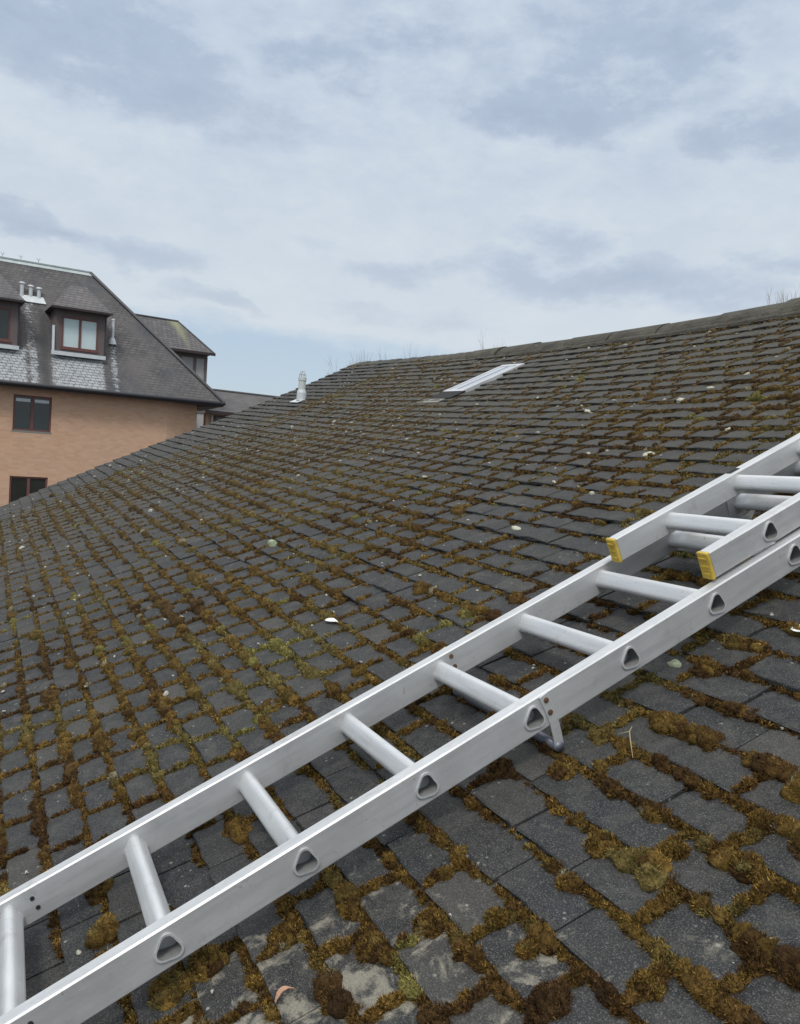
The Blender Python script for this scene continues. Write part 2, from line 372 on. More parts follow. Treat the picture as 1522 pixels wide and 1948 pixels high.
# ================================================================== THE TILED ROOF
RM = Matrix.Rotation(ROOF_TILT, 4, 'X')            # roof frame: X along the courses (w), Y up the slope (u), Z outward
K = {(0,0):0.098782881,(0,1):0.051257407,(0,2):-0.0041318333,(0,3):-0.00050350970,(1,0):0.00319489,(1,1):-0.0077393477,(1,2):-0.0019508175,(2,0):0.0071555863,(2,1):-0.002944676,(3,0):-0.0049591316}
def Hs(u, w):                                       # height of the tiled surface in the roof frame (it sags a little, as in the photo)
    u = np.asarray(u, float); w = np.asarray(w, float)
    wc = np.clip(w, -8.2, 1.4); ex = w - wc
    z = sum(a * u ** i * wc ** j for (i, j), a in K.items())
    return -(z + ex * .03)
def frame_at(u, w):
    e = .01
    du = np.stack([np.zeros_like(u), np.full_like(u, 2 * e), Hs(u + e, w) - Hs(u - e, w)], -1); du /= np.linalg.norm(du, axis=-1, keepdims=True)
    dw = np.stack([np.full_like(u, 2 * e), np.zeros_like(u), Hs(u, w + e) - Hs(u, w - e)], -1); dw /= np.linalg.norm(dw, axis=-1, keepdims=True)
    n = np.cross(dw, du); n /= np.linalg.norm(n, axis=-1, keepdims=True)
    return dw, du, n
GA, TW = 0.0971, 0.1602
U0, W0 = 0.452, 0.323
U_TOP = 4.08; W_VERGE = -7.46; W_END = 2.3; U_EAVE = U0 - 12 * GA
SKY = (3.24, 3.74, -3.80, -3.51)                    # roof window: u0,u1,w0,w1
house = empty('tiled_house', 'low house with a mossy dark plain tiled roof that fills the foreground', 'house', (-2.5, 2.0, GZ))
RMi = None
def roof_local(P):                                   # roof frame -> house local
    P = np.asarray(P, float); A = np.array(RM.to_3x3())
    return P @ A.T - np.array(house.location)

def build_tiles():
    a = np.array([-.5, -.44, -.2, 0, .2, .44, .5]); bv = np.array([0, .004, .05, .105, .165])
    tv = []; 
    for j, v in enumerate(bv):
        for x in a:
            edge = (.0018 if abs(x) == .5 else 0) + (.0022 if j == 0 else 0)
            tv.append((x, v, -edge))
    nv = len(a); top = len(tv)
    # skirt: front edge + sides down
    for x in a: tv.append((x, 0, -.0125))
    for j in range(1, len(bv)): tv.append((-.5, bv[j], -.0125))
    for j in range(1, len(bv)): tv.append((.5, bv[j], -.0125))
    F = [(j * nv + i, j * nv + i + 1, (j + 1) * nv + i + 1, (j + 1) * nv + i) for j in range(len(bv) - 1) for i in range(nv - 1)]
    F += [(top + i, top + i + 1, i + 1, i) for i in range(nv - 1)]
    L = [top] + [top + nv + j for j in range(len(bv) - 1)]; Lt = [j * nv for j in range(len(bv))]
    F += [(L[j + 1], L[j], Lt[j], Lt[j + 1]) for j in range(len(bv) - 1)]
    Rr = [top + nv - 1] + [top + nv + len(bv) - 1 + j for j in range(len(bv) - 1)]; Rt = [j * nv + nv - 1 for j in range(len(bv))]
    F += [(Rr[j], Rr[j + 1], Rt[j + 1], Rt[j]) for j in range(len(bv) - 1)]
    tv = np.array(tv); F = np.array(F)
    us = []; ws = []; ci = []; wd = []
    n0 = int(round((U_EAVE - U0) / GA)); n1 = int((U_TOP - U0) / GA)
    for n in range(n0, n1 + 1):
        off = W0 if n % 2 == 0 else W0 + TW * .5
        k0 = math.floor((W_VERGE - off) / TW); k1 = math.ceil((W_END - off) / TW)
        for k in range(k0, k1):
            c = off + (k + .5) * TW
            lo = max(c - TW / 2, W_VERGE); hi = min(c + TW / 2, W_END)
            if hi - lo < .03: continue
            u = U0 + n * GA; cc = (lo + hi) / 2
            if SKY[0] - .04 < u + .05 < SKY[1] + .02 and SKY[2] < cc < SKY[3]: continue
            us.append(u); ws.append(cc); ci.append(n); wd.append(hi - lo)
    us = np.array(us); ws = np.array(ws); wd = np.array(wd); m = len(us)
    verge = ws < W_VERGE + .35
    uj = RNG.normal(0, .0022, m); wj = RNG.normal(0, .0008, m)
    uj += .004 * (fbm(ws, us, 1.2, 5) - .5) * 2
    slip = (RNG.random(m) < .006); uj[slip] -= RNG.random(slip.sum()) * .012
    fq = 1 - .65 * np.clip((us - 1.2) / 1.5, 0, 1)
    rot = RNG.normal(0, .009, m) * fq; tilt = RNG.normal(0, .009, m); roll = RNG.normal(0, .008, m) * fq; uj = uj * fq; hj = RNG.normal(0, .0016, m)
    camb = .0022 + RNG.normal(0, .0007, m)
    dw, du, nn_ = frame_at(us, ws)
    X = tv[None, :, 0] * (wd - .0028 - np.abs(RNG.normal(0, .0008, m)))[:, None]; V = np.repeat(tv[None, :, 1], m, 0)
    V = V + RNG.normal(0, .0013, (m, len(tv))) * (tv[None, :, 1] < .001)      # worn tail edge
    # rounded corners of the tail
    V = V + .0014 * (np.abs(tv[None, :, 0]) > .49) * (tv[None, :, 1] < .001)
    chip = (RNG.random((m, 2)) < .06) * RNG.uniform(.006, .018, (m, 2))
    V = V + (chip[:, :1] * (tv[None, :, 0] < -.49) + chip[:, 1:] * (tv[None, :, 0] > .49)) * (tv[None, :, 1] < .001)
    Xr = X * np.cos(rot)[:, None] - V * np.sin(rot)[:, None]; Vr = X * np.sin(rot)[:, None] + V * np.cos(rot)[:, None]
    Zr = tv[None, :, 2] + (.0235 - .122 * V) + hj[:, None] + camb[:, None] * (1 - 4 * tv[None, :, 0] ** 2) + X * roll[:, None] + V * tilt[:, None]
    base = np.stack([ws + wj, us + uj, Hs(us, ws)], -1)
    P = base[:, None, :] + Xr[..., None] * dw[:, None, :] + Vr[..., None] * du[:, None, :] + Zr[..., None] * nn_[:, None, :]
    FF = F[None] + (np.arange(m) * len(tv))[:, None, None]
    tint = np.clip(RNG.normal(.40, .30, m), 0, 1)
    zone = np.clip((us - 1.5) / 1.9, 0, 1) * .95 + np.clip((-ws - 1.8) / 3.5, 0, 1) * .8
    zone = np.clip(zone, 0, 1)
    zone = np.where(ws < -6.2, zone * .55, zone)
    lich = np.exp(-(((us - .35) / .42) ** 2 + ((ws - .62) / .38) ** 2)) * 1.0 + (fbm(ws, us, .9, 3) - .5) * .5
    rep = lambda q: np.repeat(q, len(tv))
    return big_mesh('roof_tiles', roof_local(P.reshape(-1, 3)), FF.reshape(-1, 4), None, M['tile'],
                    dict(tint=rep(tint), zone=rep(zone), lichen=rep(lich)), smooth=False, parent=house)
build_tiles()

# boarding under the tiles, back slope, gable and walls
ug = np.linspace(U_EAVE, U_TOP + .05, 30); wg = np.linspace(W_VERGE + .03, W_END, 50)
UU, WW = np.meshgrid(ug, wg, indexing='ij')
P = np.stack([WW, UU, Hs(UU, WW) - .012], -1).reshape(-1, 3); nu, nw = UU.shape
faces = []
for i in range(nu - 1):
    for j in range(nw - 1):
        if SKY[0] < ug[i] + .07 < SKY[1] and SKY[2] < wg[j] + .09 < SKY[3]: pass
        faces.append((i * nw + j, i * nw + j + 1, (i + 1) * nw + j + 1, (i + 1) * nw + j))
big_mesh('roof_underlay', roof_local(P), faces, None, M['under'], smooth=True, parent=house)
def rw(u, w, h): return Vector(RM @ Vector((w, u, h)))
def Hf(u, w): return float(Hs(u, w))
# back slope: mirrored about the ridge
def ridge_pt(w, h=0.0): return rw(U_TOP + .03, w, Hf(U_TOP + .03, w) + h - .05 * min(1, max(0, (-w - 3.8) / 3.6)))
bk = MB(); wl = np.linspace(W_VERGE, W_END, 24); rows = 26
vv = []
for r_ in range(rows + 1):
    for w in wl:
        p = ridge_pt(w, .0); vv.append((p.x, p.y + r_ * .2 * .87, p.z - r_ * .2 * .5))
bk.add(vv, [(r_ * 24 + i, r_ * 24 + i + 1, (r_ + 1) * 24 + i + 1, (r_ + 1) * 24 + i) for r_ in range(rows) for i in range(23)])
bk.build('back_slope', M['slate2'], house)
# walls
wl_ = MB()
pe = rw(U_EAVE, 0, -.2)
ytop = ridge_pt(W_VERGE).y; yb = ytop + 5.2 * .87 - .3; yf = pe.y + .35
xw0 = W_VERGE + .12; xw1 = W_END - .1
for x in (xw0, xw1):
    pts = [(x, yf, GZ), (x, yb, GZ), (x, yb, ridge_pt(W_VERGE).z - 5.2 * .5 - .1)]
    wside = W_VERGE + .15 if x == xw0 else W_END - .15
    pts.append((x, ytop, ridge_pt(wside).z - .1))
    for u in np.linspace(U_TOP, U_EAVE + .4, 10): q = rw(u, wside, Hf(u, wside) - .08); pts.append((x, q.y, q.z))
    wl_.poly(pts, th=(.1 if x == xw0 else -.1, 0, 0))
wl_.box(xw0 + .1, xw1 - .1, yf, yf + .1, GZ, pe.z - .05); wl_.box(xw0 + .1, xw1 - .1, yb - .1, yb, GZ, ridge_pt(W_VERGE).z - 5.2 * .5 - .1)
wl_.build('wall', M['brick'], house)
# eaves gutter
gt = MB(); qs = [rw(U_EAVE - .03, w, Hf(U_EAVE, w) - .03) for w in np.linspace(W_VERGE, W_END, 20)]
gt.tube(qs, .055, 10); gt.build('gutter', M['gutter'], house, smooth=True)
# verge undercloak and mortar
vg = MB()
us_ = np.linspace(U_EAVE, U_TOP, 40)
lo_ = [rw(u, W_VERGE + .02, Hf(u, W_VERGE) - .075) for u in us_]; hi_ = [rw(u, W_VERGE + .02, Hf(u, W_VERGE) - .010) for u in us_]
vs = []; 
for a_, b_ in zip(lo_, hi_): vs += [a_, b_, (a_.x + .1, a_.y, a_.z), (b_.x + .1, b_.y, b_.z)]
fs = []
for i in range(39): o_ = 4 * i; fs += [(o_, o_ + 4, o_ + 5, o_ + 1), (o_ + 2, o_ + 3, o_ + 7, o_ + 6), (o_, o_ + 2, o_ + 6, o_ + 4), (o_ + 1, o_ + 5, o_ + 7, o_ + 3)]
vg.add(vs, fs); vg.build('verge', M['mortar'], house)

# ridge tiles: half-round, each its own part
RL = .46
k = 0; w = W_VERGE + .02
while w < W_END - .05:
    w1 = min(w + RL, W_END)
    b_ = MB(); seg = 12; jit = random.gauss(0, .008); sagz = random.gauss(0, .006)
    vs = []; 
    for (wa, dr) in ((w + .004, .0), (w1 - .004, .0)):
        for rr in (.118, .100):
            for i in range(seg + 1):
                a = math.pi * (i / seg) ; p = ridge_pt(wa)
                vs.append((wa, p.y + jit - rr * math.cos(a) * 1.05, p.z - .055 + sagz + rr * math.sin(a) * .86 - .02 * abs(math.cos(a))))
    S = seg + 1; fs = []
    for i in range(seg):
        fs += [(i, i + 1, 2 * S + i + 1, 2 * S + i), (S + i + 1, S + i, 3 * S + i, 3 * S + i + 1), (i, S + i, S + i + 1, i + 1), (2 * S + i, 2 * S + i + 1, 3 * S + i + 1, 3 * S + i)]
    fs += [(0, 2 * S, 3 * S, S), (seg, S + seg, 3 * S + seg, 2 * S + seg)]
    b_.add(vs, fs); b_.build('ridge_tile', M['ridge'], house, smooth=False)
    w = w1; k += 1
mb = MB(); mb.tube([Vector((w, ridge_pt(w).y - .118, ridge_pt(w).z - .062)) for w in np.linspace(W_VERGE + .03, W_END, 60)], [.022 + .008 * random.random() for _ in range(60)], 8)
mb.build('ridge_mortar', M['ridge'], house, smooth=True)

# roof window (frame proud of the tiles, pale glass) with its lead apron
def rbox(b, u0, u1, w0, w1, h0, h1):
    v = []
    for h in (h0, h1):
        for u in (u0, u1):
            for w in (w0, w1):
                w = w + (u - 3.49) * .20
                v.append(rw(u, w, Hf((SKY[0] + SKY[1]) / 2, (SKY[2] + SKY[3]) / 2) + (u - 3.49) * SLu + (w + 3.68) * SLw + h))
    b.add(v, [(0, 2, 3, 1), (4, 5, 7, 6), (0, 1, 5, 4), (2, 6, 7, 3), (0, 4, 6, 2), (1, 3, 7, 5)])
SLu = (Hf(3.7, -3.68) - Hf(3.3, -3.68)) / .4; SLw = (Hf(3.49, -3.5) - Hf(3.49, -3.86)) / .36
f_ = MB(); s0, s1, s2, s3 = SKY
rbox(f_, s0, s0 + .035, s2, s3, -.02, .030); rbox(f_, s1 - .035, s1, s2, s3, -.02, .029)
rbox(f_, s0 + .035, s1 - .035, s2, s2 + .035, -.02, .0295); rbox(f_, s0 + .035, s1 - .035, s3 - .035, s3, -.02, .0295)
fr = f_.build('roof_window', M['steelpale'], house)
g_ = MB(); rbox(g_, s0 + .036, s1 - .036, s2 + .036, s3 - .036, .01, .0265); g_.build('glass', M['glassroof'], fr)
g_ = MB(); rbox(g_, s0 + .036, s1 - .036, (s2 + s3) / 2 - .008, (s2 + s3) / 2 + .008, .027, .029); g_.build('glazing_bar', M['steel'], fr)
a_ = MB(); rbox(a_, s0 - .13, s0 - .004, s2 + .03, s3 + .05, .020, .032); a_.build('apron', M['under'], fr)
a_ = MB(); rbox(a_, s0 - .20, s0 - .135, s2 - .03, s3 - .0, .026, .030); a_.build('flashing', M['mortar'], fr)

# soil vent pipe near the verge
def pipe(u, w, hgt, rad):
    q = rw(u, w, Hf(u, w)); b_ = MB(); up = np.array([0, 0, 1.]); q = np.array(q)
    b_.tube([q - up * .15, q + up * hgt * .78], rad, 20); p = b_.build('vent_pipe', M['pvc'], house, smooth=False, bevel=.002)
    b_ = MB(); b_.tube([q + up * .02, q + up * .10, q + up * .13], [rad * 1.35, rad * 1.3, rad * 1.08], 20); b_.build('weather_collar', M['lead'], p)
    b_ = MB(); b_.tube([q + up * hgt * .70, q + up * hgt * .80], [rad * 1.14, rad * 1.14], 20); b_.build('socket', M['pvc'], p)
    cg = MB()
    for i in range(8):
        a = i * math.pi / 4; d = np.array([math.cos(a), math.sin(a), 0])
        cg.tube([q + up * hgt * .80 + d * rad * .98, q + up * hgt * .92 + d * rad * .85, q + up * hgt + d * rad * .45], .0035, 6)
    cg.tube([q + up * hgt * .985, q + up * hgt * 1.005], rad * .55, 14)
    cg.tube([q + up * (hgt * .9) + np.array([math.cos(a), math.sin(a), 0]) * rad * .9 for a in np.linspace(0, 2 * math.pi, 17)], .003, 6, caps=False)
    cg.build('cage', M['pvc'], p)
    fl = MB(); dw, du, n_ = frame_at(np.array([u]), np.array([w])); 
    c0 = np.array([w, u, Hf(u, w)]) + n_[0] * .026
    pts = [c0 + dw[0] * x + du[0] * y for x, y in ((-.17, -.06), (.07, -.06), (.07, .02), (-.17, .02))]
    fl.poly([RM @ Vector(x) for x in pts], th=RM.to_3x3() @ Vector(n_[0] * .005)); fl.build('flashing', M['lead'], p)
pipe(3.02, -6.40, .315, .036)

# ================================================================== MOSS
CAMR = np.array(RM.to_3x3()).T @ np.array(camo.matrix_world.translation)   # camera in roof frame (w,u,h)
def dome_template(rings, seg, seed, spiky):
    r = np.random.default_rng(seed); v = [(0, 0, 1.0)]
    for i in range(1, rings + 1):
        a = i / rings * math.pi * .58
        for k_ in range(seg):
            b = 2 * math.pi * (k_ + .5 * (i % 2)) / seg; v.append((math.sin(a) * math.cos(b), math.sin(a) * math.sin(b), math.cos(a)))
    v = np.array(v); nz = 1 + r.normal(0, spiky, len(v)); lump = 1 + .16 * np.sin(v[:, 0] * 4 + r.random() * 6) * np.sin(v[:, 1] * 4 + r.random() * 6) + .1 * np.sin(v[:, 2] * 7 + r.random() * 6)
    v = v * (nz * lump)[:, None]
    f3 = [(0, 1 + k_, 1 + (k_ + 1) % seg) for k_ in range(seg)]; f4 = []
    for i in range(rings - 1):
        a0 = 1 + i * seg; b0 = a0 + seg
        for k_ in range(seg): f4.append((a0 + k_, b0 + k_, b0 + (k_ + 1) % seg, a0 + (k_ + 1) % seg))
    return v, np.array(f4), np.array(f3)
def density(u, w):
    d = .88 + (fbm(w, u, .9, 11) - .5) * .9 + (fbm(w, u, 3.0, 15) - .5) * .7
    d = d - np.clip((-w - 5.9) / .8, 0, 1) * .9          # bare strip along the verge
    d = d - np.clip((u - 3.0) / .9, 0, 1) * .12
    sk = np.exp(-(((u - 3.3) / .5) ** 2 + ((w + 3.2) / .6) ** 2)); d = d - sk * .5
    pt = np.exp(-(((u - 1.6) / 1.6) ** 2 + ((w + 3.6) / 2.0) ** 2)); d = d + pt * .18
    return d
def place_moss():
    L = []     # u, w, h, au, aw, ah, rot
    def add(u, w, h, au, aw, ah, rot): L.append((u, w, h, au, aw, ah, rot))
    n0 = -8; n1 = int((U_TOP - U0) / GA)
    for n in range(n0, n1 + 1):
        ut = U0 + n * GA
        # along the tail of each course: the step where moss collects
        w = W_VERGE + .02
        while w < 1.75:
            if w < -7.3 and n < 0: w += .3
            dist = math.hypot(w - CAMR[0], ut - CAMR[1])
            step = RNG.uniform(.012, .025) * (1 if dist < 3 else 1.25)
            if w > W_VERGE + .05:
                run = fbm(w, ut, 13.0, 21, 2) * .95 + fbm(w, ut, 4.0, 27, 2) * .5 + density(ut, w) - .95
                thr = .37 - .12 * min(1, max(0, (w + .8) / .6)) * min(1, max(0, (2.0 - ut) / .5))
                if run > thr:
                    s = RNG.uniform(.55, 1.35) * (1 - .30 * min(1, max(0, (ut - 1.7) / .7))) * (.62 + .75 * min(1, (run - .40) * 1.8)) * (1 if dist < 3 else 1.08)
                    uu = ut - .005 - RNG.random() * .009 * s
                    add(uu, w, .0095, .0135 * s * RNG.uniform(.85, 1.2), .0145 * s * RNG.uniform(.9, 1.35), .0165 * s * RNG.uniform(.85, 1.25), RNG.uniform(0, 3.14))
                    if dist < 3.2:
                        for q in range(RNG.integers(1, 4)):
                            a = RNG.random() * 6.28; k2 = RNG.uniform(.35, .65) * s
                            add(uu + .011 * s * math.sin(a), w + .013 * s * math.cos(a), .0095 + .004 * s, .0125 * k2, .0125 * k2, .014 * k2, a)
            w += step
        # in the joints between tiles
        off = W0 if n % 2 == 0 else W0 + TW * .5
        for k_ in range(math.floor((W_VERGE - off) / TW) + 1, math.ceil((1.7 - off) / TW)):
            wj = off + k_ * TW; d = density(ut + .05, wj) + RNG.normal(0, .20)
            dist = math.hypot(wj - CAMR[0], ut - CAMR[1])
            if d > .585 + .15 * min(1, max(0, (wj + .3) / .5)) + .12 * min(1, max(0, (ut - 2.2) / .8)):
                ln = min(1, (d - .42) * 2.2); m = int(3 + 6 * ln)
                for q in range(m):
                    v = .004 + (.092) * (q + RNG.random()) / m * max(.45, ln)
                    s = RNG.uniform(.5, 1.15) * (.58 + .42 * ln)
                    add(ut + v, wj + RNG.normal(0, .004), .0205 - .12 * v, .012 * s, .011 * s * RNG.uniform(.8, 1.4), .0115 * s * RNG.uniform(.8, 1.4), RNG.uniform(0, 3.14))
            # big cushions at the corners
            if RNG.random() < (.14 if ut < 1.6 else .015) and density(ut, wj) > .42:
                s = RNG.uniform(.8, 1.55)
                for q in range(7):
                    a = RNG.random() * 6.28; r_ = RNG.random() * .016 * s
                    add(ut - .006 + r_ * math.sin(a) - .006 * s, wj + r_ * math.cos(a) * 1.3, .010, .017 * s, .019 * s, .020 * s * RNG.uniform(.8, 1.1), a)
    # round cushions sitting on the tile faces near the camera, as in the photo
    for (u, w, r_) in [(0.666, 0.816, 0.0366), (0.779, 0.887, 0.0275), (0.978, 0.741, 0.0242), (1.103, 0.803, 0.0229), (0.286, 0.33, 0.0524), (0.218, 0.336, 0.0454), (0.997, 0.426, 0.0317), (0.7, 0.631, 0.021), (0.914, 0.637, 0.0317), (1.023, 0.845, 0.0307), (0.523, 0.526, 0.0321), (0.618, 0.558, 0.0315), (0.414, 0.383, 0.0317), (0.922, 0.989, 0.0162), (1.393, 0.422, 0.0368), (0.131, 0.175, 0.0365), (0.924, 0.321, 0.0343), (0.67, -0.45, 0.041), (1.283, -0.383, 0.0408), (0.698, 0.72, 0.0209)]:
        r_ = min(r_, .042)
        n = 14
        for q in range(n):
            a = q * 2.4; rr = r_ * .62 * math.sqrt(q / n)
            add(u + rr * math.sin(a), w + rr * math.cos(a), .012 + .006 * (1 - q / n), r_ * .42, r_ * .45, r_ * .55 * (1.15 - .5 * q / n), a)
    # lumps bedded along the foot of the ridge tiles and on their backs
    for i in range(900):
        w = RNG.uniform(W_VERGE + .05, 1.8)
        if fbm(w, 0, 2.2, 41, 3) < .40 and RNG.random() < .7: continue
        a = RNG.choice([RNG.uniform(-.05, .35), RNG.uniform(.35, 1.5)], p=[1.0, 0.0]); p = ridge_pt(w)
        q = RM.inverted() @ Vector((w, p.y - .124 * math.cos(a), p.z - .055 + .101 * math.sin(a) - .02 * math.cos(a)))
        s = RNG.uniform(.35, 1.0) * (1 if a < .35 else .6)
        add(q.y, q.x, q.z - Hf(q.y, q.x) - .004 * s, .014 * s, .022 * s, .010 * s, RNG.uniform(0, 3.14))
    A = np.array(L)
    # keep clear of the roof window
    keep = ~((A[:, 0] > SKY[0] - .22) & (A[:, 0] < SKY[1] + .02) & (A[:, 1] > SKY[2] - .03) & (A[:, 1] < SKY[3] + .03))
    return A[keep]
A = place_moss()
PAL = np.array([(.145, .086, .024), (.195, .122, .031), (.105, .059, .020), (.072, .040, .017), (.150, .108, .034), (.175, .140, .048), (.100, .070, .025)])
def moss_colour(u, w, r):
    n = len(u); z1 = fbm(w, u, 4.0, 31, 3) + r.normal(0, .10, n)
    i = np.clip(((z1 - .22) / .56) * 5, 0, 4.99); order = np.array([3, 2, 0, 1, 4, 5])
    a = PAL[order[i.astype(int)]]; b = PAL[order[np.minimum(i.astype(int) + 1, 5)]]; f = (i % 1)[:, None]
    c = a * (1 - f) + b * f
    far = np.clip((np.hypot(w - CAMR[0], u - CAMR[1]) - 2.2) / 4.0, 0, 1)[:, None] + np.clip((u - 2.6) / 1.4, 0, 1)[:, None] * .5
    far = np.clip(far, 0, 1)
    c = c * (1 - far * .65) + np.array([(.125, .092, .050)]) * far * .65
    dry = (r.random(n) < .012)[:, None]; c = np.where(dry, np.array([(.24, .21, .13)]), c)
    gr = (fbm(w, u, 5.0, 77, 2) > .80)[:, None]; c = np.where(gr, np.array([(.20, .175, .055)]), c)
    return c * r.uniform(.75, 1.4, n)[:, None]
def build_moss():
    rg = np.random.default_rng(5)
    dw, du, n_ = frame_at(A[:, 0], A[:, 1]); base = np.stack([A[:, 1], A[:, 0], Hs(A[:, 0], A[:, 1])], -1) + n_ * A[:, 2:3]
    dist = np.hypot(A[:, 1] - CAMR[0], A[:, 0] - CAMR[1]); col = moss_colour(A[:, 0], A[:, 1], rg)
    V = []; Cc = []; F4 = []; F3 = []; o = 0
    for lod, (rings, seg, sel) in enumerate(((7, 14, dist < 2.0), (5, 10, (dist >= 2.0) & (dist < 4.2)), (3, 7, dist >= 4.2))):
        idx = np.where(sel)[0]; T = [dome_template(rings, seg, 100 + lod * 10 + q, (.055, .06, .05)[lod]) for q in range(6)]
        which = rg.integers(0, 6, len(idx))
        for q in range(6):
            ii = idx[which == q]; 
            if not len(ii): continue
            v, f4, f3 = T[q]; m = len(ii); c, s = np.cos(A[ii, 6]), np.sin(A[ii, 6])
            x = v[None, :, 0] * c[:, None] - v[None, :, 1] * s[:, None]; y = v[None, :, 0] * s[:, None] + v[None, :, 1] * c[:, None]
            x = x * A[ii, 4][:, None]; y = y * A[ii, 3][:, None]; z = np.repeat(v[None, :, 2], m, 0) * A[ii, 5][:, None]
            P = base[ii][:, None] + x[..., None] * dw[ii][:, None] + y[..., None] * du[ii][:, None] + z[..., None] * n_[ii][:, None]
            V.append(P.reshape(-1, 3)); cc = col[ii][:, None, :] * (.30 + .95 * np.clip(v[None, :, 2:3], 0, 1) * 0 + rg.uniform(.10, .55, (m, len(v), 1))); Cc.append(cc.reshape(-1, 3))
            off = (np.arange(m) * len(v))[:, None, None] + o
            F4.append((f4[None] + off).reshape(-1, 4)); F3.append((f3[None] + off).reshape(-1, 3)); o += m * len(v)
    # tufts: short blades all over the nearer domes
    for (lo, hi, per, ln, wd) in ((0, 1.3, 250, .0070, .0008), (1.3, 2.2, 95, .0068, .0011), (2.2, 4.0, 24, .0072, .0017)):
        ii = np.where((dist >= lo) & (dist < hi))[0]; ii = np.repeat(ii, per); m = len(ii)
        th = np.arccos(rg.uniform(.0, 1, m)); ph = rg.uniform(0, 2 * math.pi, m)
        d = np.stack([np.sin(th) * np.cos(ph), np.sin(th) * np.sin(ph), np.cos(th)], -1)
        s = np.stack([d[:, 0] * A[ii, 4], d[:, 1] * A[ii, 3], d[:, 2] * A[ii, 5]], -1)
        dirn = d + rg.normal(0, .45, (m, 3)); dirn[:, 2] += .35; dirn /= np.linalg.norm(dirn, axis=1, keepdims=True)
        side = np.cross(dirn, rg.normal(0, 1, (m, 3))); side /= np.linalg.norm(side, axis=1, keepdims=True) + 1e-9
        l = ln * rg.uniform(.5, 1.35, m)[:, None]; wv = wd * rg.uniform(.6, 1.4, m)[:, None]
        p0 = s * .93 - side * wv; p1 = s * .93 + side * wv; p2 = s * .93 + dirn * l
        loc = np.stack([p0, p1, p2], 1)
        P = base[ii][:, None] + loc[..., 0:1] * dw[ii][:, None] + loc[..., 1:2] * du[ii][:, None] + loc[..., 2:3] * n_[ii][:, None]
        V.append(P.reshape(-1, 3)); cc = col[ii] * (.22 + 2.7 * rg.random((m, 1)) ** 1.9); Cc.append(np.repeat(cc, 3, 0))
        F3.append(np.arange(m * 3).reshape(-1, 3) + o); o += m * 3
    V = np.vstack(V); V = V @ np.array(RM.to_3x3()).T
    ob = big_mesh('moss', V, np.vstack(F4), np.vstack(F3), M['moss'], dict(Col=np.vstack(Cc)), smooth=True)
    tag(ob, 'ochre and olive moss growing in tufts along every tile edge of the near roof', 'moss', kind='stuff')
build_moss()

# ================================================================== LADDER
ladder = empty('extension_ladder', 'long aluminium extension ladder with yellow end caps lying up the mossy roof', 'ladder', (0, 0, 0), (ROOF_TILT, 0, 0))
# ladder frame: X = across (w), Y = up the slope (u), Z = outward
LM_ = RM
def tri_profile(size, seg=5, rot=0):
    """rounded triangle, point outward (+Z)"""
    pts = []
    cs = [(0, .0115), (-.0098, -.0078), (.0098, -.0078)]
    for ci_, (cx, cz) in enumerate(cs):
        r_ = (.0118, .0132, .0132)[ci_]; a0 = (30, 150, 270)[ci_]
        for k_ in range(seg + 1):
            a = R(a0 + 120 * k_ / seg); pts.append((cx + r_ * math.cos(a), cz + r_ * math.sin(a)))
    c, s = math.cos(rot), math.sin(rot)
    return [((x * c - z * s) * size, (x * s + z * c) * size) for x, z in pts]
def rung(u, w0, w1, hc, size=1.0, rot=R(-14)):
    b_ = MB(); po = tri_profile(size, rot=rot); pi = tri_profile(size * .90, rot=rot); n = len(po)
    rim = tri_profile(size * 1.07, rot=rot)
    vs = []
    st = [(po, w0 - .004), (po, w1), (rim, w1), (rim, w1 + .0035), (pi, w1 + .0035), (pi, w0 - .004)]
    for pr, x in st: vs += [(x, u + a, hc + z) for a, z in pr]
    fs = [(i * n + k_, i * n + (k_ + 1) % n, (i + 1) * n + (k_ + 1) % n, (i + 1) * n + k_) for i in range(len(st) - 1) for k_ in range(n)]
    i = len(st) - 1; fs += [(i * n + k_, i * n + (k_ + 1) % n, (k_ + 1) % n, k_) for k_ in range(n)] + [tuple(i * n + k_ for k_ in range(n))]
    # crimp collar where it meets the far rail
    col = tri_profile(size * 1.07, rot=rot); m = len(vs); RW_ = w0
    for x in (w0 + .0295, w0 + .0335): vs += [(x, u + a, hc + z) for a, z in col]
    fs += [(m + k_, m + (k_ + 1) % n, m + n + (k_ + 1) % n, m + n + k_) for k_ in range(n)] + [tuple(m + n + k_ for k_ in range(n))]
    b_.add(vs, fs); o = b_.build('rung', M['alu2'], ladder, LM_, smooth=True)
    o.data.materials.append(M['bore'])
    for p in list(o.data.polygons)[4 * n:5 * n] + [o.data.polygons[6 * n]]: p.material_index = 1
    try: o.data.set_sharp_from_angle(angle=R(35))
    except Exception: pass
    return o
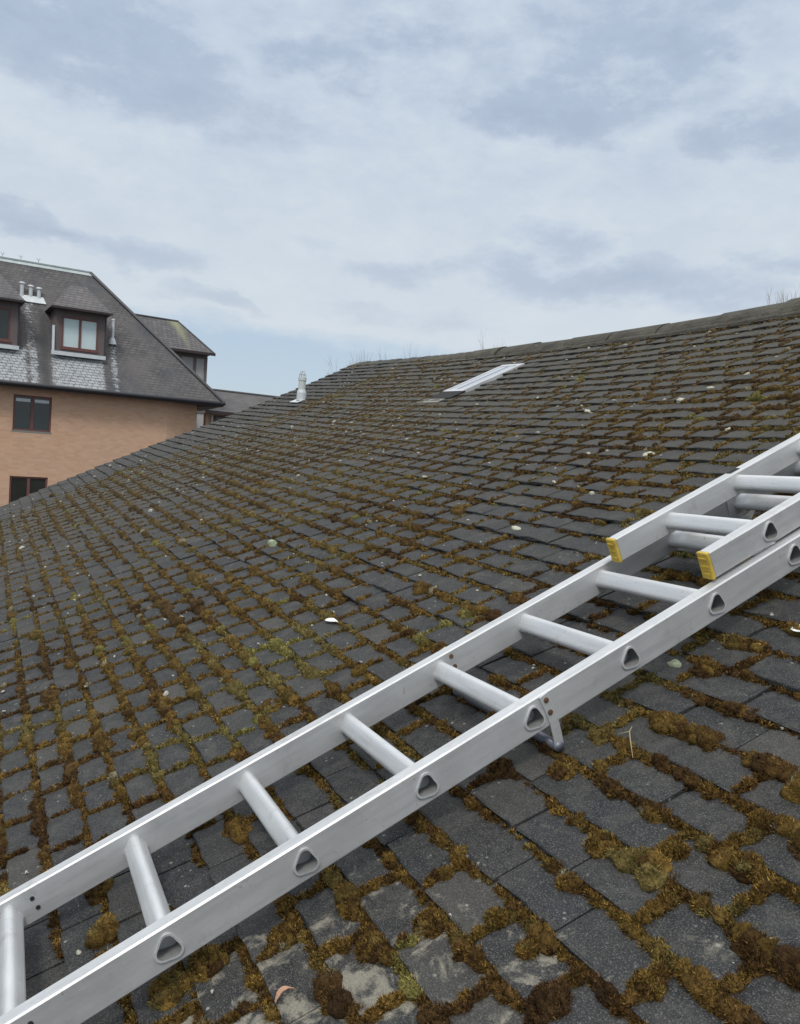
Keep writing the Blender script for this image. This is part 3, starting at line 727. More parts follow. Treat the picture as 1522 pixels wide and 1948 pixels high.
def channel(w0, w1, u0, u1, hc, hh, holes=(), size=.96, rot=R(-14)):
    """box rail with slightly rounded long edges; where a rung passes through, the outer face has a real hole"""
    b_ = MB(); r_ = .003
    prof = [(w1, hh - r_), (w1 - r_, hh), (w0 + r_, hh), (w0, hh - r_), (w0, -hh + r_), (w0 + r_, -hh), (w1 - r_, -hh), (w1, -hh + r_)]
    n = len(prof); vs = []; ul = np.linspace(u0, u1, 40)
    for u in ul: vs += [(x, u, hc + z) for x, z in prof]
    fs = [(i * n + k_, i * n + k_ + 1, (i + 1) * n + k_ + 1, (i + 1) * n + k_) for i in range(len(ul) - 1) for k_ in range(n - 1)]
    fs += [tuple(range(n)), tuple(range((len(ul) - 1) * n, len(ul) * n))[::-1]]
    b_.add(vs, fs)
    top = hh - r_; cw = .024; cuts = [h for h in holes if u0 + cw < h < u1 - cw]
    e = [u0] + [q for h in cuts for q in (h - cw, h + cw)] + [u1]
    for a, b in zip(e[0::2], e[1::2]): b_.add([(w1, a, hc - top), (w1, b, hc - top), (w1, b, hc + top), (w1, a, hc + top)], [(0, 1, 2, 3)])
    tp_ = tri_profile(size * 1.02, rot=rot); m = 40
    inner = []; outer = []
    angs = sorted([2 * math.pi * k_ / m for k_ in range(m)] + [math.atan2(sy * top, sx * cw) % (2 * math.pi) for sx in (1, -1) for sy in (1, -1)])
    for a in angs:
        d = (math.cos(a), math.sin(a)); sc = min(cw / abs(d[0]) if abs(d[0]) > 1e-9 else 9, top / abs(d[1]) if abs(d[1]) > 1e-9 else 9); outer.append((d[0] * sc, d[1] * sc))
        best = 9
        for k_ in range(len(tp_)):
            p, q = tp_[k_], tp_[(k_ + 1) % len(tp_)]; ex, ey = q[0] - p[0], q[1] - p[1]; den = d[0] * ey - d[1] * ex
            if abs(den) < 1e-14: continue
            t_ = (p[0] * ey - p[1] * ex) / den; w_ = (p[0] * d[1] - p[1] * d[0]) / den
            if t_ > 0 and -1e-6 <= w_ <= 1 + 1e-6: best = min(best, t_)
        inner.append((d[0] * best, d[1] * best))
    k2 = len(angs)
    for h in cuts:
        b_.add([(w1, h + x, hc + z) for x, z in outer + inner], [(k_, (k_ + 1) % k2, k2 + (k_ + 1) % k2, k2 + k_) for k_ in range(k2)])
    return b_.build('side_rail', M['alu'], ladder, LM_)
RT = .030; RS = .96
U_BOT = -1.0
channel(-RT, 0, U_BOT, 4.1, 0, .035)
channel(.3812 - RT, .3812, U_BOT, 4.1, 0, .035, [k_ * .25 for k_ in range(-3, 17)])
for k_ in range(-3, 17): rung(k_ * .25, -RT, .3812, 0, RS)
UH = .0735; UW0, UW1 = .030, .366; UU0 = 1.532
channel(UW0, UW0 + RT, UU0, 4.3, UH, .031)
channel(UW1 - RT, UW1, UU0, 4.3, UH, .031, [1.712 + k_ * .25 for k_ in range(0, 11)], .92)
for k_ in range(0, 11): rung(1.712 + k_ * .25, UW0, UW1, UH, .92)
for wa in (UW0, UW1 - RT):       # yellow plugs on the lower ends of the upper section
    b_ = MB(); b_.box(wa - .0012, wa + RT + .0012, UU0 - .010, UU0 + .0, UH - .0325, UH + .0325); cp = b_.build('end_cap', M['yellow'], ladder, LM_, bevel=.004)
    for hh in (-.018, 0, .018):
        b_ = MB(); b_.box(wa + .005, wa + RT - .005, UU0 - .0122, UU0 - .0095, UH + hh - .0018, UH + hh + .0018); b_.build('rib', M['yellow'], cp, LM_)
def rivet(w, u, h, sgn, m, r_=.0055):
    b_ = MB(); b_.tube([(w, u, h), (w + sgn * .0018, u, h), (w + sgn * .0028, u, h)], [r_, r_, r_ * .5], 12); b_.build('rivet', m, ladder, LM_, smooth=False)
# stand-off stay under the fifth rung: two straps and a bar
def strap(w0, w1, pts, wid=.0095):
    """flat bar standing along (u,h) points, w0..w1 its thickness"""
    b_ = MB(); pts = np.array(pts, float); n = len(pts); L_ = []; R_ = []
    for i in range(n):
        d = pts[min(i + 1, n - 1)] - pts[max(i - 1, 0)]; d /= np.linalg.norm(d); q = np.array([-d[1], d[0]]) * wid
        L_.append(pts[i] + q); R_.append(pts[i] - q)
    vs = []; 
    for i in range(n):
        for x in (w0, w1): vs += [(x, L_[i][0], L_[i][1]), (x, R_[i][0], R_[i][1])]
    fs = []
    for i in range(n - 1):
        a = 4 * i; b = a + 4; fs += [(a, b, b + 1, a + 1), (a + 2, a + 3, b + 3, b + 2), (a, a + 2, b + 2, b), (a + 1, b + 1, b + 3, a + 3)]
    fs += [(0, 1, 3, 2), (4 * n - 4, 4 * n - 2, 4 * n - 1, 4 * n - 3)]
    b_.add(vs, fs); return b_.build('stay_strap', M['alu'], ladder, LM_, bevel=.001)
pth = [(1.033, .033), (1.036, .0), (1.037, -.03), (1.034, -.06), (1.030, -.084)]
strap(.3815, .3850, pth, .0105); strap(-RT - .0035, -RT - .0003, pth)
b_ = MB(); b_.tube([(-RT - .004, 1.030, -.083), (.386, 1.030, -.083)], .0105, 16); b_.build('stay_bar', M['darksteel'], ladder, LM_, smooth=True)
for hh in (.021, -.006):
    rivet(.3850, 1.035, hh, 1, M['rust']); rivet(.0003, 1.035, hh, 1, M['rust'])
b_ = MB(); b_.box(.3813, .3818, 1.0235, 1.0240 + .022, -.030, .033); b_.build('stay_plate', M['alu2'], ladder, LM_)
# second stay, higher up under the overlap
pth2 = [(2.03, .03), (2.00, -.02), (1.97, -.055)]
strap(-.004, -.0005, [(2.055, -.03), (2.03, -.058), (1.97, -.058)]); 
b_ = MB(); b_.box(.001, .004, 1.955, 1.985, -.06, .02); b_.build('guide_bracket', M['alu2'], ladder, LM_)
for (u, h) in ((.047, .012), (.049, -.010)): rivet(.0003, u, h, 1, M['black'], .0042)
for (u, h) in ((.035, .014),): rivet(.3815, u, h, 1, M['black'], .0042)
b_ = MB(); b_.box(UW0 + .005, UW0 + .020, 1.95, 1.985, UH + .0312, UH + .0325); b_.build('latch_pin', M['black'], ladder, LM_)

# ================================================================== SMALL THINGS ON THE TILES
def on_roof(u, w, h=.0): return rw(u, w, Hf(u, w) + h)
def lump(u, w, rx, ry, rz, mat_, name, label, cat, ang=0.0, group=None, h=.016):
    b_ = MB(); r_ = np.random.default_rng(int(abs(u * 1000 + w * 77))); v, f4, f3 = dome_template(6, 12, int(abs(u * 900)) + 3, .05)
    c, s = math.cos(ang), math.sin(ang); x = v[:, 0] * c * rx - v[:, 1] * s * ry; y = v[:, 0] * s * rx + v[:, 1] * c * ry
    dw, du, n_ = frame_at(np.array([u]), np.array([w])); P = x[:, None] * dw[0] + y[:, None] * du[0] + (v[:, 2] * rz)[:, None] * n_[0]
    P = P @ np.array(RM.to_3x3()).T
    b_.add(P, [tuple(f) for f in f4] + [tuple(f) for f in f3]); o = b_.build(name, mat_, smooth=True); o.location = on_roof(u, w, h)
    return tag(o, label, cat, group)
PM = M['palemoss']
lumps = [(2.423, -.824, .030, .018, .016, PM, 'large cream rounded lump of dry moss a little above the far ladder rail'),
         (2.98, -1.195, .030, .014, .016, PM, 'cream moss lump midway between the ladder top and the ridge'),
         (2.885, -1.746, .040, .013, .012, PM, 'long cream moss lump to the right of the roof window'),
         (1.756, -.804, .034, .014, .013, M['palemoss'], 'oval tan moss lump to the left of the far yellow end cap'),
         (1.199, -1.993, .034, .022, .024, M['greenmoss'], 'grey green tall cushion alone in the middle of the left tiles'),
         (.656, -1.55, .020, .014, .010, PM, 'small rounded cream lump on the dark tiles at far left'),
         (2.67, -.647, .020, .010, .009, PM, 'small cream lump just above the far rail at the right edge'),
         (3.106, -1.136, .024, .012, .012, PM, 'pale lump high on the roof beside a rusty patch of moss'),
         (3.246, -1.045, .022, .011, .012, PM, 'pale arched lump highest on the right of the roof'),
         (1.378, .346, .020, .014, .012, M['greenmoss'], 'pale green lump on the tiles under the near rail at right')]
for (u, w, a, b, c, m_, lab) in lumps: lump(u, w, a, b, c, m_, 'dry_moss_lump', lab, 'moss lump', random.uniform(-.4, .4), 'pale lumps of dry moss')
def flatleaf(u, w, ln, wd, ang, mat_, name, label, cat, curl=.006, h=.028):
    b_ = MB(); n = 9; vs = []
    for i in range(n):
        t_ = i / (n - 1); hw = wd * math.sin(math.pi * min(.97, max(.04, t_)) ** .8)
        for sgn in (-1, 0, 1):
            x, y = (t_ - .5) * ln, sgn * hw
            vs.append((x * math.cos(ang) - y * math.sin(ang), x * math.sin(ang) + y * math.cos(ang), curl * (1 - (2 * t_ - 1) ** 2) + .003 * abs(sgn) + random.uniform(0, .0012)))
    P = np.array(vs); dw, du, n_ = frame_at(np.array([u]), np.array([w])); P = P[:, :1] * dw[0] + P[:, 1:2] * du[0] + P[:, 2:] * n_[0]
    P = P @ np.array(RM.to_3x3()).T; q = P - np.array(RM.to_3x3()) @ (n_[0] * .0008)
    m = len(P); fs = []
    for i in range(n - 1):
        for k_ in range(2): a = i * 3 + k_; fs += [(a, a + 1, a + 4, a + 3), (m + a, m + a + 3, m + a + 4, m + a + 1)]
    rim = [i * 3 for i in range(n)] + [3 * n - 2] + [i * 3 + 2 for i in range(n - 1, -1, -1)] + [1]
    for i in range(len(rim)): a, b = rim[i], rim[(i + 1) % len(rim)]; fs.append((a, b, m + b, m + a))
    b_.add(np.vstack([P, q]), fs); o = b_.build(name, mat_, smooth=False); o.location = on_roof(u, w, h); return tag(o, label, cat)
flatleaf(1.012, -.813, .072, .011, R(15), M['feather'], 'feather', 'white feather lying on the dark tiles left of the ladder', 'feather', .004, .022)
flatleaf(.375, .517, .034, .006, R(95), M['leaf'], 'curled_leaf', 'small pinkish curled leaf at the bottom edge of the photo', 'leaf', .012, .026)
flatleaf(.452, .287, .045, .003, R(60), M['leaf'], 'leaf_stalk', 'thin reddish stalk on the moss below the near rail', 'twig', .008, .042)
flatleaf(1.600, .497, .055, .016, R(10), M['feather'], 'paint_flake', 'broken white flake at the right edge below the ladder', 'flake', .004, .022)
b_ = MB(); pts = [on_roof(1.16, .45, .032), on_roof(1.135, .475, .045), on_roof(1.115, .50, .046), on_roof(1.09, .53, .036)]
o0 = pts[0].copy(); b_.tube([p - o0 for p in pts], [.0012, .0011, .001, .0006], 6)
b_.tube([pts[1] - o0, on_roof(1.12, .455, .040) - o0], [.0009, .0005], 6)
o = b_.build('grass_stem', M['straw'], smooth=True); o.location = o0; tag(o, 'thin dry grass stem bent across the moss below the stay', 'twig')
# uncountable pale crumbs and lichen flakes
fb_v = []; fb_f = []; nfl = 650
for i in range(nfl):
    while True:
        w = RNG.uniform(-7.3, 1.4); u = RNG.uniform(-.2, 4.0)
        if not (SKY[0] - .2 < u < SKY[1] and SKY[2] < w < SKY[3]): break
    n = math.floor((u - U0) / GA); v = (u - U0) / GA - n; d = math.hypot(w - CAMR[0], u - CAMR[1])
    hgt = .0262 - .117 * v * GA; r_ = RNG.uniform(.0008, .0032) * (1 + 1.3 * min(d, 5) / 2); r_ *= 1.0 if RNG.random() < .9 else 1.6
    k_ = 7; c0 = len(fb_v)
    dw, du, n_ = frame_at(np.array([u]), np.array([w])); c_ = np.array([w, u, Hf(u, w)]) + n_[0] * hgt
    el = RNG.uniform(.3, .9)
    for z_, sc in ((0, 1), (r_ * .45, .75)):
        for q in range(k_):
            a = q * 2 * math.pi / k_; rr = r_ * RNG.uniform(.45, 1.5) * sc; fb_v.append(c_ + dw[0] * rr * math.cos(a) + du[0] * rr * el * math.sin(a) + n_[0] * z_)
    fb_f += [tuple(c0 + k_ + q for q in range(k_))] + [(c0 + q, c0 + (q + 1) % k_, c0 + k_ + (q + 1) % k_, c0 + k_ + q) for q in range(k_)]
b_ = MB(); b_.add(np.array(fb_v) @ np.array(RM.to_3x3()).T, fb_f); o = b_.build('lichen_flakes', M['flake'])
tag(o, 'pale lichen crumbs and flakes scattered over the dark near roof', 'lichen', kind='stuff')
# wisps of dry grass growing on the ridge end
gv = []; gf = []
for i in range(420):
    w = W_VERGE + .05 + abs(RNG.normal(0, .35)) if RNG.random() < .8 else RNG.uniform(-7.3, -3)
    p = np.array(ridge_pt(w)) + np.array([0, RNG.uniform(-.13, .02), -.01]); l = RNG.uniform(.03, .12) * (1 if w < -6.6 else .5)
    d = np.array([RNG.normal(0, .35), RNG.normal(0, .35), 1.0]); s_ = np.array([RNG.normal(), RNG.normal(), 0]); s_ /= np.linalg.norm(s_)
    c0 = len(gv); gv += [p - s_ * .0018, p + s_ * .0018, p + d * l * .6 + s_ * .0010, p + d * l + s_ * .004]; gf += [(c0, c0 + 1, c0 + 2), (c0, c0 + 2, c0 + 3)]
b_ = MB(); b_.add(gv, gf); o = b_.build('ridge_grass', M['straw']); tag(o, 'dry yellowish grass growing at the far end of the ridge', 'grass', kind='stuff')

# ================================================================== BRICK BUILDING
P0 = Vector((-28.8382, 5.0405, GZ)); ANG = math.atan2(.99386537, -.11059666)
bld = empty('brick_apartment_building', 'three storey orange brick block with steep dark tiled roof and dormer windows', 'building', P0, (0, 0, ANG))
BF = Matrix.Translation(P0) @ Matrix.Rotation(ANG, 4, 'Z') @ Matrix.Translation((0, 0, -GZ))   # X = s along facade, Y = into building (-out), Z = world height
def B(s, out, z): return (s, -out, z)
def bb(m, s0, s1, o0, o1, z0, z1, attr=None): return m.box(s0, s1, -o1, -o0, z0, z1, attr)
SL = -13.0
# window openings in the long wall: (s0, s1, z0, z1)
wins = [(-4.98, -3.82, 1.54, 2.70), (-5.0, -3.85, -1.13, .06), (-4.98, -3.85, -3.9, -2.6), (-9.2, -8.0, 1.54, 2.70), (-9.2, -8.0, -1.13, .06)]
def wall_with_holes(m, s0, s1, z0, z1, holes, o0, o1):
    ss = sorted({s0, s1, *[h[0] for h in holes], *[h[1] for h in holes]}); zs = sorted({z0, z1, *[h[2] for h in holes], *[h[3] for h in holes]})
    for a, b in zip(ss[:-1], ss[1:]):
        for c, d in zip(zs[:-1], zs[1:]):
            if any(h[0] <= a and b <= h[1] and h[2] <= c and d <= h[3] for h in holes): continue
            m.box(a, b, -o1, -o0, c, d)
w_ = MB(); wall_with_holes(w_, SL, 0, GZ, 2.93, wins, -.28, 0)
w_.build('front_wall', M['brick'], bld, BF)
w_ = MB()      # the short wall turned away at the corner, then the end wall
a45 = (1.18, -.42)
w_.poly([B(.002, 0, GZ), B(a45[0], a45[1], GZ), B(a45[0], a45[1], 2.93), B(.002, 0, 2.93)], th=(-.05, .2, 0))
w_.build('corner_wall', M['brick'], bld, BF)
w_ = MB(); w_.poly([B(1.2, -.45, GZ), B(1.9, -3.2, GZ), B(1.9, -3.2, 2.93), B(1.2, -.45, 2.93)], th=(-.2, 0, 0)); w_.build('end_wall', M['render'], bld, BF)
w_ = MB(); w_.poly([B(1.9, -3.2, GZ), B(1.9, -7.5, GZ), B(SL, -7.5, GZ), B(SL, -.3, GZ)], th=(0, 0, 7.8)); w_.build('rear_core', M['brick'], bld, BF)
def window(s0, s1, z0, z1, out, parent, blind=None, depth=.09, name='window', fw=.06, glass=None):
    f = MB(); y0, y1 = -(out), -(out - depth)
    f.box(s0, s1, y0, y1, z0, z0 + fw); f.box(s0, s1, y0, y1, z1 - fw, z1)
    f.box(s0, s0 + fw, y0, y1, z0 + fw, z1 - fw); f.box(s1 - fw, s1, y0, y1, z0 + fw, z1 - fw)
    sm = (s0 + s1) / 2; f.box(sm - fw * .75, sm + fw * .75, y0 - .004, y1, z0 + fw, z1 - fw)
    fo = f.build(name, M['frame'], parent, BF, bevel=.006)
    for a, b in ((s0 + fw, sm - fw * .75), (sm + fw * .75, s1 - fw)):
        p = MB(); p.box(a, b, y0 + .035, y0 + .045, z0 + fw, z1 - fw); p.build('pane', glass or M['glass'], fo, BF)
    if blind:
        for a, b in ((s0 + fw, sm - fw * .75), (sm + fw * .75, s1 - fw)):
            p = MB(); p.box(a + .02, b - .02, y0 + .022, y0 + .034, z1 - fw - blind, z1 - fw - .05); p.build('blind', M['lead'], fo, BF)
    sl = MB(); sl.box(s0 - .03, s1 + .03, y0 - .045, y0 - .001, z0 - .05, z0 + .012); sl.build('sill', M['mortar'] if name == 'window' else M['frame'], fo, BF)
    return fo
for i, (a, b, c, d) in enumerate(wins): window(a, b, c, d, -.04, bld, blind=.15 if i == 0 else None)
# soffit, fascia, gutter
e_ = MB(); bb(e_, SL, 1.80, -.2, .46, 2.932, 2.985); e_.build('soffit', M['fascia'], bld, BF)
e_ = MB(); bb(e_, SL, 1.83, .462, .50, 2.90, 3.05); e_.build('fascia', M['fascia'], bld, BF)
e_ = MB(); e_.tube([B(SL, .56, 3.01), B(1.9, .56, 3.01)], .055, 12); e_.build('gutter', M['gutter'], bld, BF, smooth=True)
e_ = MB(); e_.poly([B(1.80, .45, 2.90), B(1.2, -.5, 2.90), B(1.9, -3.2, 2.90), B(2.2, -3.2, 2.90)], th=(0, 0, .12)); e_.build('end_soffit', M['fascia'], bld, BF)
e_ = MB(); e_.poly([B(1.84, .5, 2.92), B(2.25, -3.5, 2.92), B(2.25, -3.5, 3.06), B(1.84, .5, 3.06)], th=(.03, 0, 0)); e_.build('end_fascia', M['fascia'], bld, BF)
# roof: front slope as a grid so that the washed streaks have their own extent
ZE, ZR = 3.05, 7.45; OE, ORr = .5, -2.60
def front(s, t_): return B(s, OE + (ORr - OE) * t_, ZE + (ZR - ZE) * t_)
def hipS(t_): return 1.85 + (-2.30 - 1.85) * t_
nS, nT = 150, 60
vs = []; wash = []
for j in range(nT + 1):
    t_ = j / nT
    for i in range(nS + 1):
        s = SL + (hipS(t_) - SL) * i / nS; vs.append(front(s, t_))
        val = .5
        z = ZE + (ZR - ZE) * t_
        def band(a, b, soft=.10): return max(0, min(1, (s - a) / soft)) * max(0, min(1, (b - s) / soft))
        rag = .10 * math.sin(s * 9) + .08 * math.sin(s * 23 + 1)
        if z < 4.25: val += .50 * max(band(-3.95 + rag * .5, -2.15, .12) * (1 if z < 4.22 else .0), band(-5.75, -4.62 + rag * .4, .12), .9 * band(-4.62, -4.2 + rag * .4, .15), .75 * band(-2.02, -1.66 + rag * .3, .14))
        elif z < 6.1: val += .32 * band(-4.75 + rag, -4.25 + rag, .12) * (1 if z > 5.5 or z < 4.9 else .6) + (.25 * band(-1.98, -1.68, .08) if z < 4.8 else 0)
        if z < 5.7: val -= .42 * (band(-4.22, -3.92, .08) + band(-5.0, -4.72, .08) * (z > 4.2))
        if z > 6.2: val += .18 * (vnoise(s, z, 2.0, 3) - .4)
        wash.append(val)
b_ = MB(); b_.add(vs, [(j * (nS + 1) + i, j * (nS + 1) + i + 1, (j + 1) * (nS + 1) + i + 1, (j + 1) * (nS + 1) + i) for j in range(nT) for i in range(nS)], np.array(wash))
roof = b_.build('roof', M['slate'], bld, BF)
b_ = MB(); b_.poly([B(1.85, .5, 3.05), B(2.3, -7.9, 3.05), B(-2.28, -5.2, 7.45), B(-2.30, -2.60, 7.45)])
b_.poly([B(2.3, -7.9, 3.05), B(SL, -7.9, 3.05), B(SL, -5.2, 7.45), B(-2.28, -5.2, 7.45)]); b_.poly([B(-2.30, -2.60, 7.45), B(-2.28, -5.2, 7.45), B(SL, -5.2, 7.45), B(SL, -2.6, 7.45)]); b_.build('rear_roof', M['slate'], bld, BF)
b_ = MB(); b_.tube([B(1.86, .51, 3.06), B(-2.30, -2.60, 7.47)], .065, 8); b_.build('hip_tiles', M['gutter'], bld, BF)
b_ = MB(); b_.tube([B(SL, -2.62, 7.47), B(-2.30, -2.62, 7.47)], .06, 8); b_.build('ridge', M['copper'], bld, BF)
b_ = MB(); b_.poly([front(SL, .972), front(-2.22, .972), front(-2.3, .995), front(SL, .995)], th=(0, -.02, .02)); b_.build('ridge_flashing', M['leadedge'], bld, BF)
for s in (-5.2, -4.62, -4.05, -6.6):
    b_ = MB(); b_.tube([B(s, -2.62, 7.5), B(s, -2.62, 7.62)], .007, 6)
    for a in range(5): b_.tube([B(s, -2.62, 7.60), B(s + .08 * math.cos(a * 1.26), -2.62 + .11 * math.sin(a * 1.26), 7.66)], .0035, 5)
    b_.build('ridge_spike', M['copper'], bld, BF)
# dormers
def dormer(sa, sb, z0, z1, glassm, roofz):
    out = -.16; sm = (sa + sb) / 2
    f = MB(); hole = [(sa + .21, sb - .21, z0 + .15, z1 - .26)]
    wall_with_holes(f, sa, sb, z0, z1, hole, out - .06, out)
    d = f.build('dormer', M['board'], bld, BF)
    t0 = (z0 - ZE) / (ZR - ZE); t1 = (z1 + .05 - ZE) / (ZR - ZE)
    for s in (sa, sb - .04):
        b = MB(); b.poly([B(s, out - .062, z0), B(s, out - .062, z1), B(s, OE + (ORr - OE) * t1 - .05, z1), B(s, OE + (ORr - OE) * t0 - .1, z0)], th=(.04, 0, 0))
        b.build('cheek', M['board'], d, BF)
    window(sa + .21, sb - .21, z0 + .15, z1 - .26, out - .005, d, name='window_frame', fw=.05, glass=glassm)
    a = MB(); t_ = (z0 - ZE) / (ZR - ZE)
    a.box(sa - .10, sb + .05, -(out + .10), -(out + .001), z0 - .11, z0 + .015); a.poly([B(sa - .09, out + .10, z0 - .10), B(sa - .09, out + .02, z0 + .85), B(sa - .015, out + .02, z0 + .85), B(sa - .015, out + .10, z0 - .10)], th=(0, .05, 0))
    a.build('lead_apron', M['lead'], d, BF)
    e = .17; ra = MB(); zr = roofz; ri = -.80
    A1, A2 = B(sa - e, out + .30, z1), B(sb + e, out + .30, z1)
    tb = (z1 - ZE) / (ZR - ZE); tr = (zr - ZE) / (ZR - ZE); ob = OE + (ORr - OE) * tb - .05; orr = OE + (ORr - OE) * tr - .10
    Bk1, Bk2 = B(sa - e, ob, z1), B(sb + e, ob, z1); R1 = B(sm - .22, ri, zr); R2 = B(sm - .1, orr - .1, zr); R3 = B(sm + .22, ri, zr); R4 = B(sm + .1, orr - .1, zr)
    up = .0
    ra.poly([A1, A2, R3, R1], attr=.5); ra.poly([A1, R1, R2, Bk1], attr=.5); ra.poly([A2, Bk2, R4, R3], attr=.5); ra.poly([R1, R3, R4, R2], attr=.5)
    ra.poly([tuple(np.array(p) - (0, 0, .03)) for p in (A1, Bk1, Bk2, A2)], attr=.5)
    ra.build('dormer_roof', M['slate4'], d, BF)
    g = MB(); g.box(sa - e, sb + e, -(out + .35), -(out + .30), z1 - .06, z1 + .01); g.build('dormer_gutter', M['fascia'], d, BF)
    g = MB(); g.tube([B(sb + .03, out - .02, z1 - .04), B(sb + .03, out - .02, z0 + .1)], .03, 8); g.build('downpipe', M['gutter'], d, BF)
dormer(-3.79, -2.22, 4.24, 5.68, M['curtain'], 6.62)
dormer(-6.45, -4.92, 4.24, 5.68, M['glass'], 6.62)
# vents on the slope
def slope_pt(s, z): t_ = (z - ZE) / (ZR - ZE); return s, OE + (ORr - OE) * t_
for s, zb, h in ((-4.66, 6.08, .52), (-4.38, 6.10, .44), (-4.12, 6.08, .42)):
    _, o0_ = slope_pt(s, zb); b_ = MB(); b_.tube([B(s, o0_ - .05, zb - .15), B(s, o0_ - .05, zb + h - .08)], .062, 12); v_ = b_.build('vent_pipe', M['lead'], bld, BF, smooth=False)
    b_ = MB(); b_.tube([B(s, o0_ - .05, zb + h - .08), B(s, o0_ - .05, zb + h - .05), B(s, o0_ - .05, zb + h)], [.06, .10, .085], 12); b_.build('cowl', M['lead'], v_, BF)
_, oa = slope_pt(0, 5.98); b_ = MB(); b_.poly([B(-4.84, oa + .06, 5.92), B(-3.90, oa + .06, 5.92), B(-3.98, oa - .14, 6.16), B(-4.78, oa - .14, 6.16)], th=(0, -.03, .02)); b_.build('vent_flashing', M['lead'], bld, BF)
s, zb, h = -1.83, 4.80, .80; _, o0_ = slope_pt(s, zb)
b_ = MB(); b_.tube([B(s, o0_ - .0, zb - .1), B(s, o0_ - .0, zb + h)], .05, 12); v_ = b_.build('vent_pipe', M['lead'], bld, BF)
b_ = MB(); b_.tube([B(s, o0_, zb - .03), B(s, o0_, zb + .10), B(s, o0_, zb + .2)], [.15, .11, .06], 12); b_.build('weather_collar', M['lead'], v_, BF)
b_ = MB(); b_.tube([B(s, o0_, zb + h), B(s, o0_, zb + h + .05)], [.065, .055], 12); b_.build('cowl', M['lead'], v_, BF)
# rear block rising behind the hip: timber framed turret with a hipped roof
oR = -4.3
b_ = MB(); bb(b_, -1.0, 2.72, oR - 3.0, oR - .02, -.5, 5.28); tur = b_.build('turret', M['panel'], bld, BF)
b_ = MB()
for s in (-.5, .35, 1.12, 1.62, 2.24, 2.70):
    bb(b_, s - .055, s + .055, oR - .06, oR + .02, 2.9, 5.2)
bb(b_, -1.0, 2.75, oR - .05, oR + .03, 5.12, 5.30); bb(b_, -1.0, 2.75, oR - .05, oR + .022, 2.9, 3.05)
b_.build('timber_framing', M['timber'], tur, BF)
b_ = MB(); A1, A2, A3, A4 = B(-1.6, oR + .35, 5.32), B(2.95, oR + .35, 5.32), B(2.95, oR - 3.4, 5.32), B(-1.6, oR - 3.4, 5.32); R1, R2 = B(-.6, oR - 1.5, 6.75), B(1.90, oR - 1.5, 6.72)
qa, qb, qc, qd = [np.array(x) for x in (A1, A2, R2, R1)]
vs = []; al = []
for jj in range(17):
    for ii in range(41):
        a, b = ii / 40, jj / 16; vs.append((qa * (1 - a) + qb * a) * (1 - b) + (qd * (1 - a) + qc * a) * b)
        dd = abs(a - (.76 + .16 * b)); al.append(.5 + .5 * max(0, 1 - dd / (.03 + .17 * b ** 1.5)) * (.35 + .65 * b))
b_.add(vs, [(jj * 41 + ii, jj * 41 + ii + 1, (jj + 1) * 41 + ii + 1, (jj + 1) * 41 + ii) for jj in range(16) for ii in range(40)], np.array(al))
for p in ([A2, A3, R2], [A3, A4, R1, R2], [A4, A1, R1], [A1, A4, A3, A2]): b_.poly(p)
tr_ = b_.build('turret_roof', M['slate3'], tur, BF)
b_ = MB(); b_.tube([B(-.6, oR - 1.5, 6.76), B(1.9, oR - 1.5, 6.73)], .045, 8); b_.tube([B(1.9, oR - 1.5, 6.73), B(2.95, oR + .35, 5.33)], .03, 8); b_.build('ridge', M['gutter'], tr_, BF)
b_ = MB(); bb(b_, -1.6, 2.95, oR + .35, oR + .42, 5.24, 5.34); b_.build('turret_gutter', M['fascia'], tur, BF)
# lower wing behind, seen between the hip and the near roof
low = empty('low_tiled_building', 'low dark tiled building seen between the brick block and the near roof', 'building', P0, (0, 0, ANG))
o6 = -6.0
b_ = MB(); A1, A2 = B(3.0, o6 + 1.0, 3.10), B(9.5, o6 + 1.0, 3.0); R1, R2 = B(2.9, o6 - 1.2, 4.15), B(8.9, o6 - 1.2, 4.10); C1, C2 = B(3.0, o6 - 3.4, 3.10), B(9.5, o6 - 3.4, 3.0)
for p in ([A1, A2, R2, R1], [C2, C1, R1, R2], [A2, C2, R2], [C1, A1, R1], [A1, C1, C2, A2]): b_.poly(p)
b_.build('roof', M['slate'], low, BF)
b_ = MB(); b_.tube([R1, R2], .07, 8); b_.build('ridge', M['gutter'], low, BF)
b_ = MB(); bb(b_, 2.9, 9.4, o6 + 1.0, o6 + 1.08, 2.94, 3.08); b_.build('fascia', M['fascia'], low, BF)
b_ = MB(); bb(b_, 3.2, 9.2, o6 - 3.0, o6 + .5, GZ, 2.98); b_.build('wall', M['brick'], low, BF)
b_ = MB(); bb(b_, 3.55, 4.5, o6 + .502, o6 + .54, 1.7, 2.90); wf = b_.build('window', M['frame'], low, BF)
for a, b in ((3.66, 4.02), (4.08, 4.44)):
    q = MB(); bb(q, a, b, o6 + .541, o6 + .55, 1.76, 2.84); q.build('pane', M['glass'], wf, BF)
b_ = MB(); b_.tube([B(3.46, o6 + .56, GZ), B(3.46, o6 + .56, 2.94)], .05, 10); b_.build('downpipe', M['pvc'], low, BF)

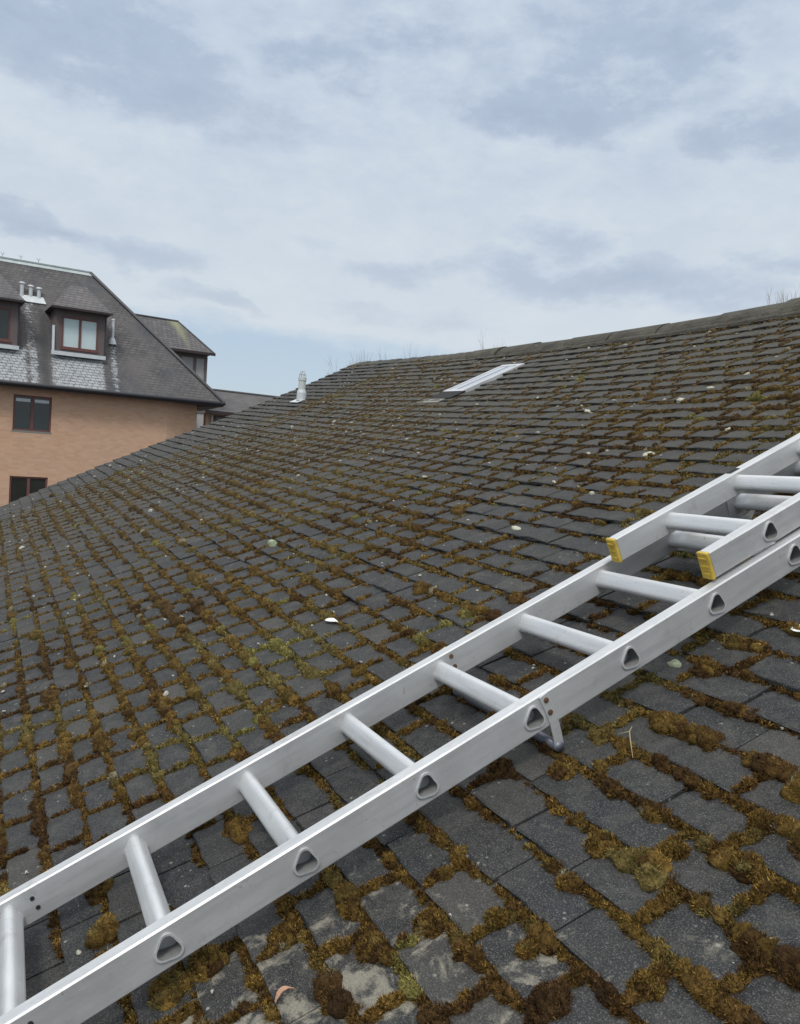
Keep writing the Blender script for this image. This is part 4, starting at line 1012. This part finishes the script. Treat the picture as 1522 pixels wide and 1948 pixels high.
# ================================================================== BARE TREES BEHIND THE RIDGE
def bare_tree(loc, height, spread, label, seed, levels=7, slim=.6):
    rr = random.Random(seed); t = empty('bare_tree', label, 'tree', loc, group='bare trees behind the ridge')
    tb = MB(); cb = MB(); Lc = Vector(loc)
    def grow(p, d, ln, r_, lv):
        q = p + d * ln; mid = p + d * ln * .5 + Vector((rr.gauss(0, .03), rr.gauss(0, .03), 0)) * ln
        (tb if lv < 2 else cb).tube([p, mid, q], [r_, r_ * .85, r_ * .7], 5 if lv > 1 else 8, caps=False)
        if lv >= levels: return
        for k_ in range(3 if lv > 0 else 4):
            nd = (d + Vector((rr.gauss(0, .34), rr.gauss(0, .34), rr.gauss(.2, .2))) * (1.0)).normalized()
            nd.z = max(nd.z, .15); nd.normalize()
            grow(p + d * ln * rr.uniform(.55, 1.0), nd, ln * rr.uniform(.60, .78), r_ * .62, lv + 1)
    grow(Lc.copy(), Vector((0, 0, 1)), height * .36, spread * .015, 0)
    tb.build('trunk', M['bark'], t, smooth=True); cb.build('crown', M['bark'], t, smooth=True)
    # bring the top to the wanted height
    t.scale = (1, 1, 1)
    mz = max(v.co.z for o in t.children for v in o.data.vertices)
    k_ = height / mz
    vs_ = [v.co.copy() for o in t.children for v in o.data.vertices if v.co.z > mz * .93]
    tip = sum(vs_, Vector()) / len(vs_)
    for o in t.children:
        for v in o.data.vertices: f_ = v.co.z / tip.z; v.co = Vector(((v.co.x - tip.x * f_) * slim, (v.co.y - tip.y * f_) * slim, v.co.z)) * k_
TREES = [(-20.0, 13.0, 0, 2.2), (-14.2, 15.0, 0, 2.0), (-3.6, 14.0, 0, 2.2)]
def aim(px, py, dist):
    d = Vector(((px - 761) / 1600, -(py - 974) / 1600, -1.0)); d = camo.matrix_world.to_3x3() @ d; d.normalize(); return camo.matrix_world.translation + d * dist
# heights and spots were read off the photograph once and are fixed here in metres
for (px, py, dist, sp, lab, sd_) in ((735, 652, 24, 5.0, 'bare tree whose twigs show above the far left end of the ridge', 3), (918, 628, 27, 4.0, 'bare tree whose faint twigs show above the middle of the ridge', 8), (1600, 505, 22, 5.0, 'bare tree whose twigs show above the ridge at the right edge', 14)):
    p = aim(px, py, dist); bare_tree((p.x, p.y, GZ), p.z - GZ, sp, lab, sd_)
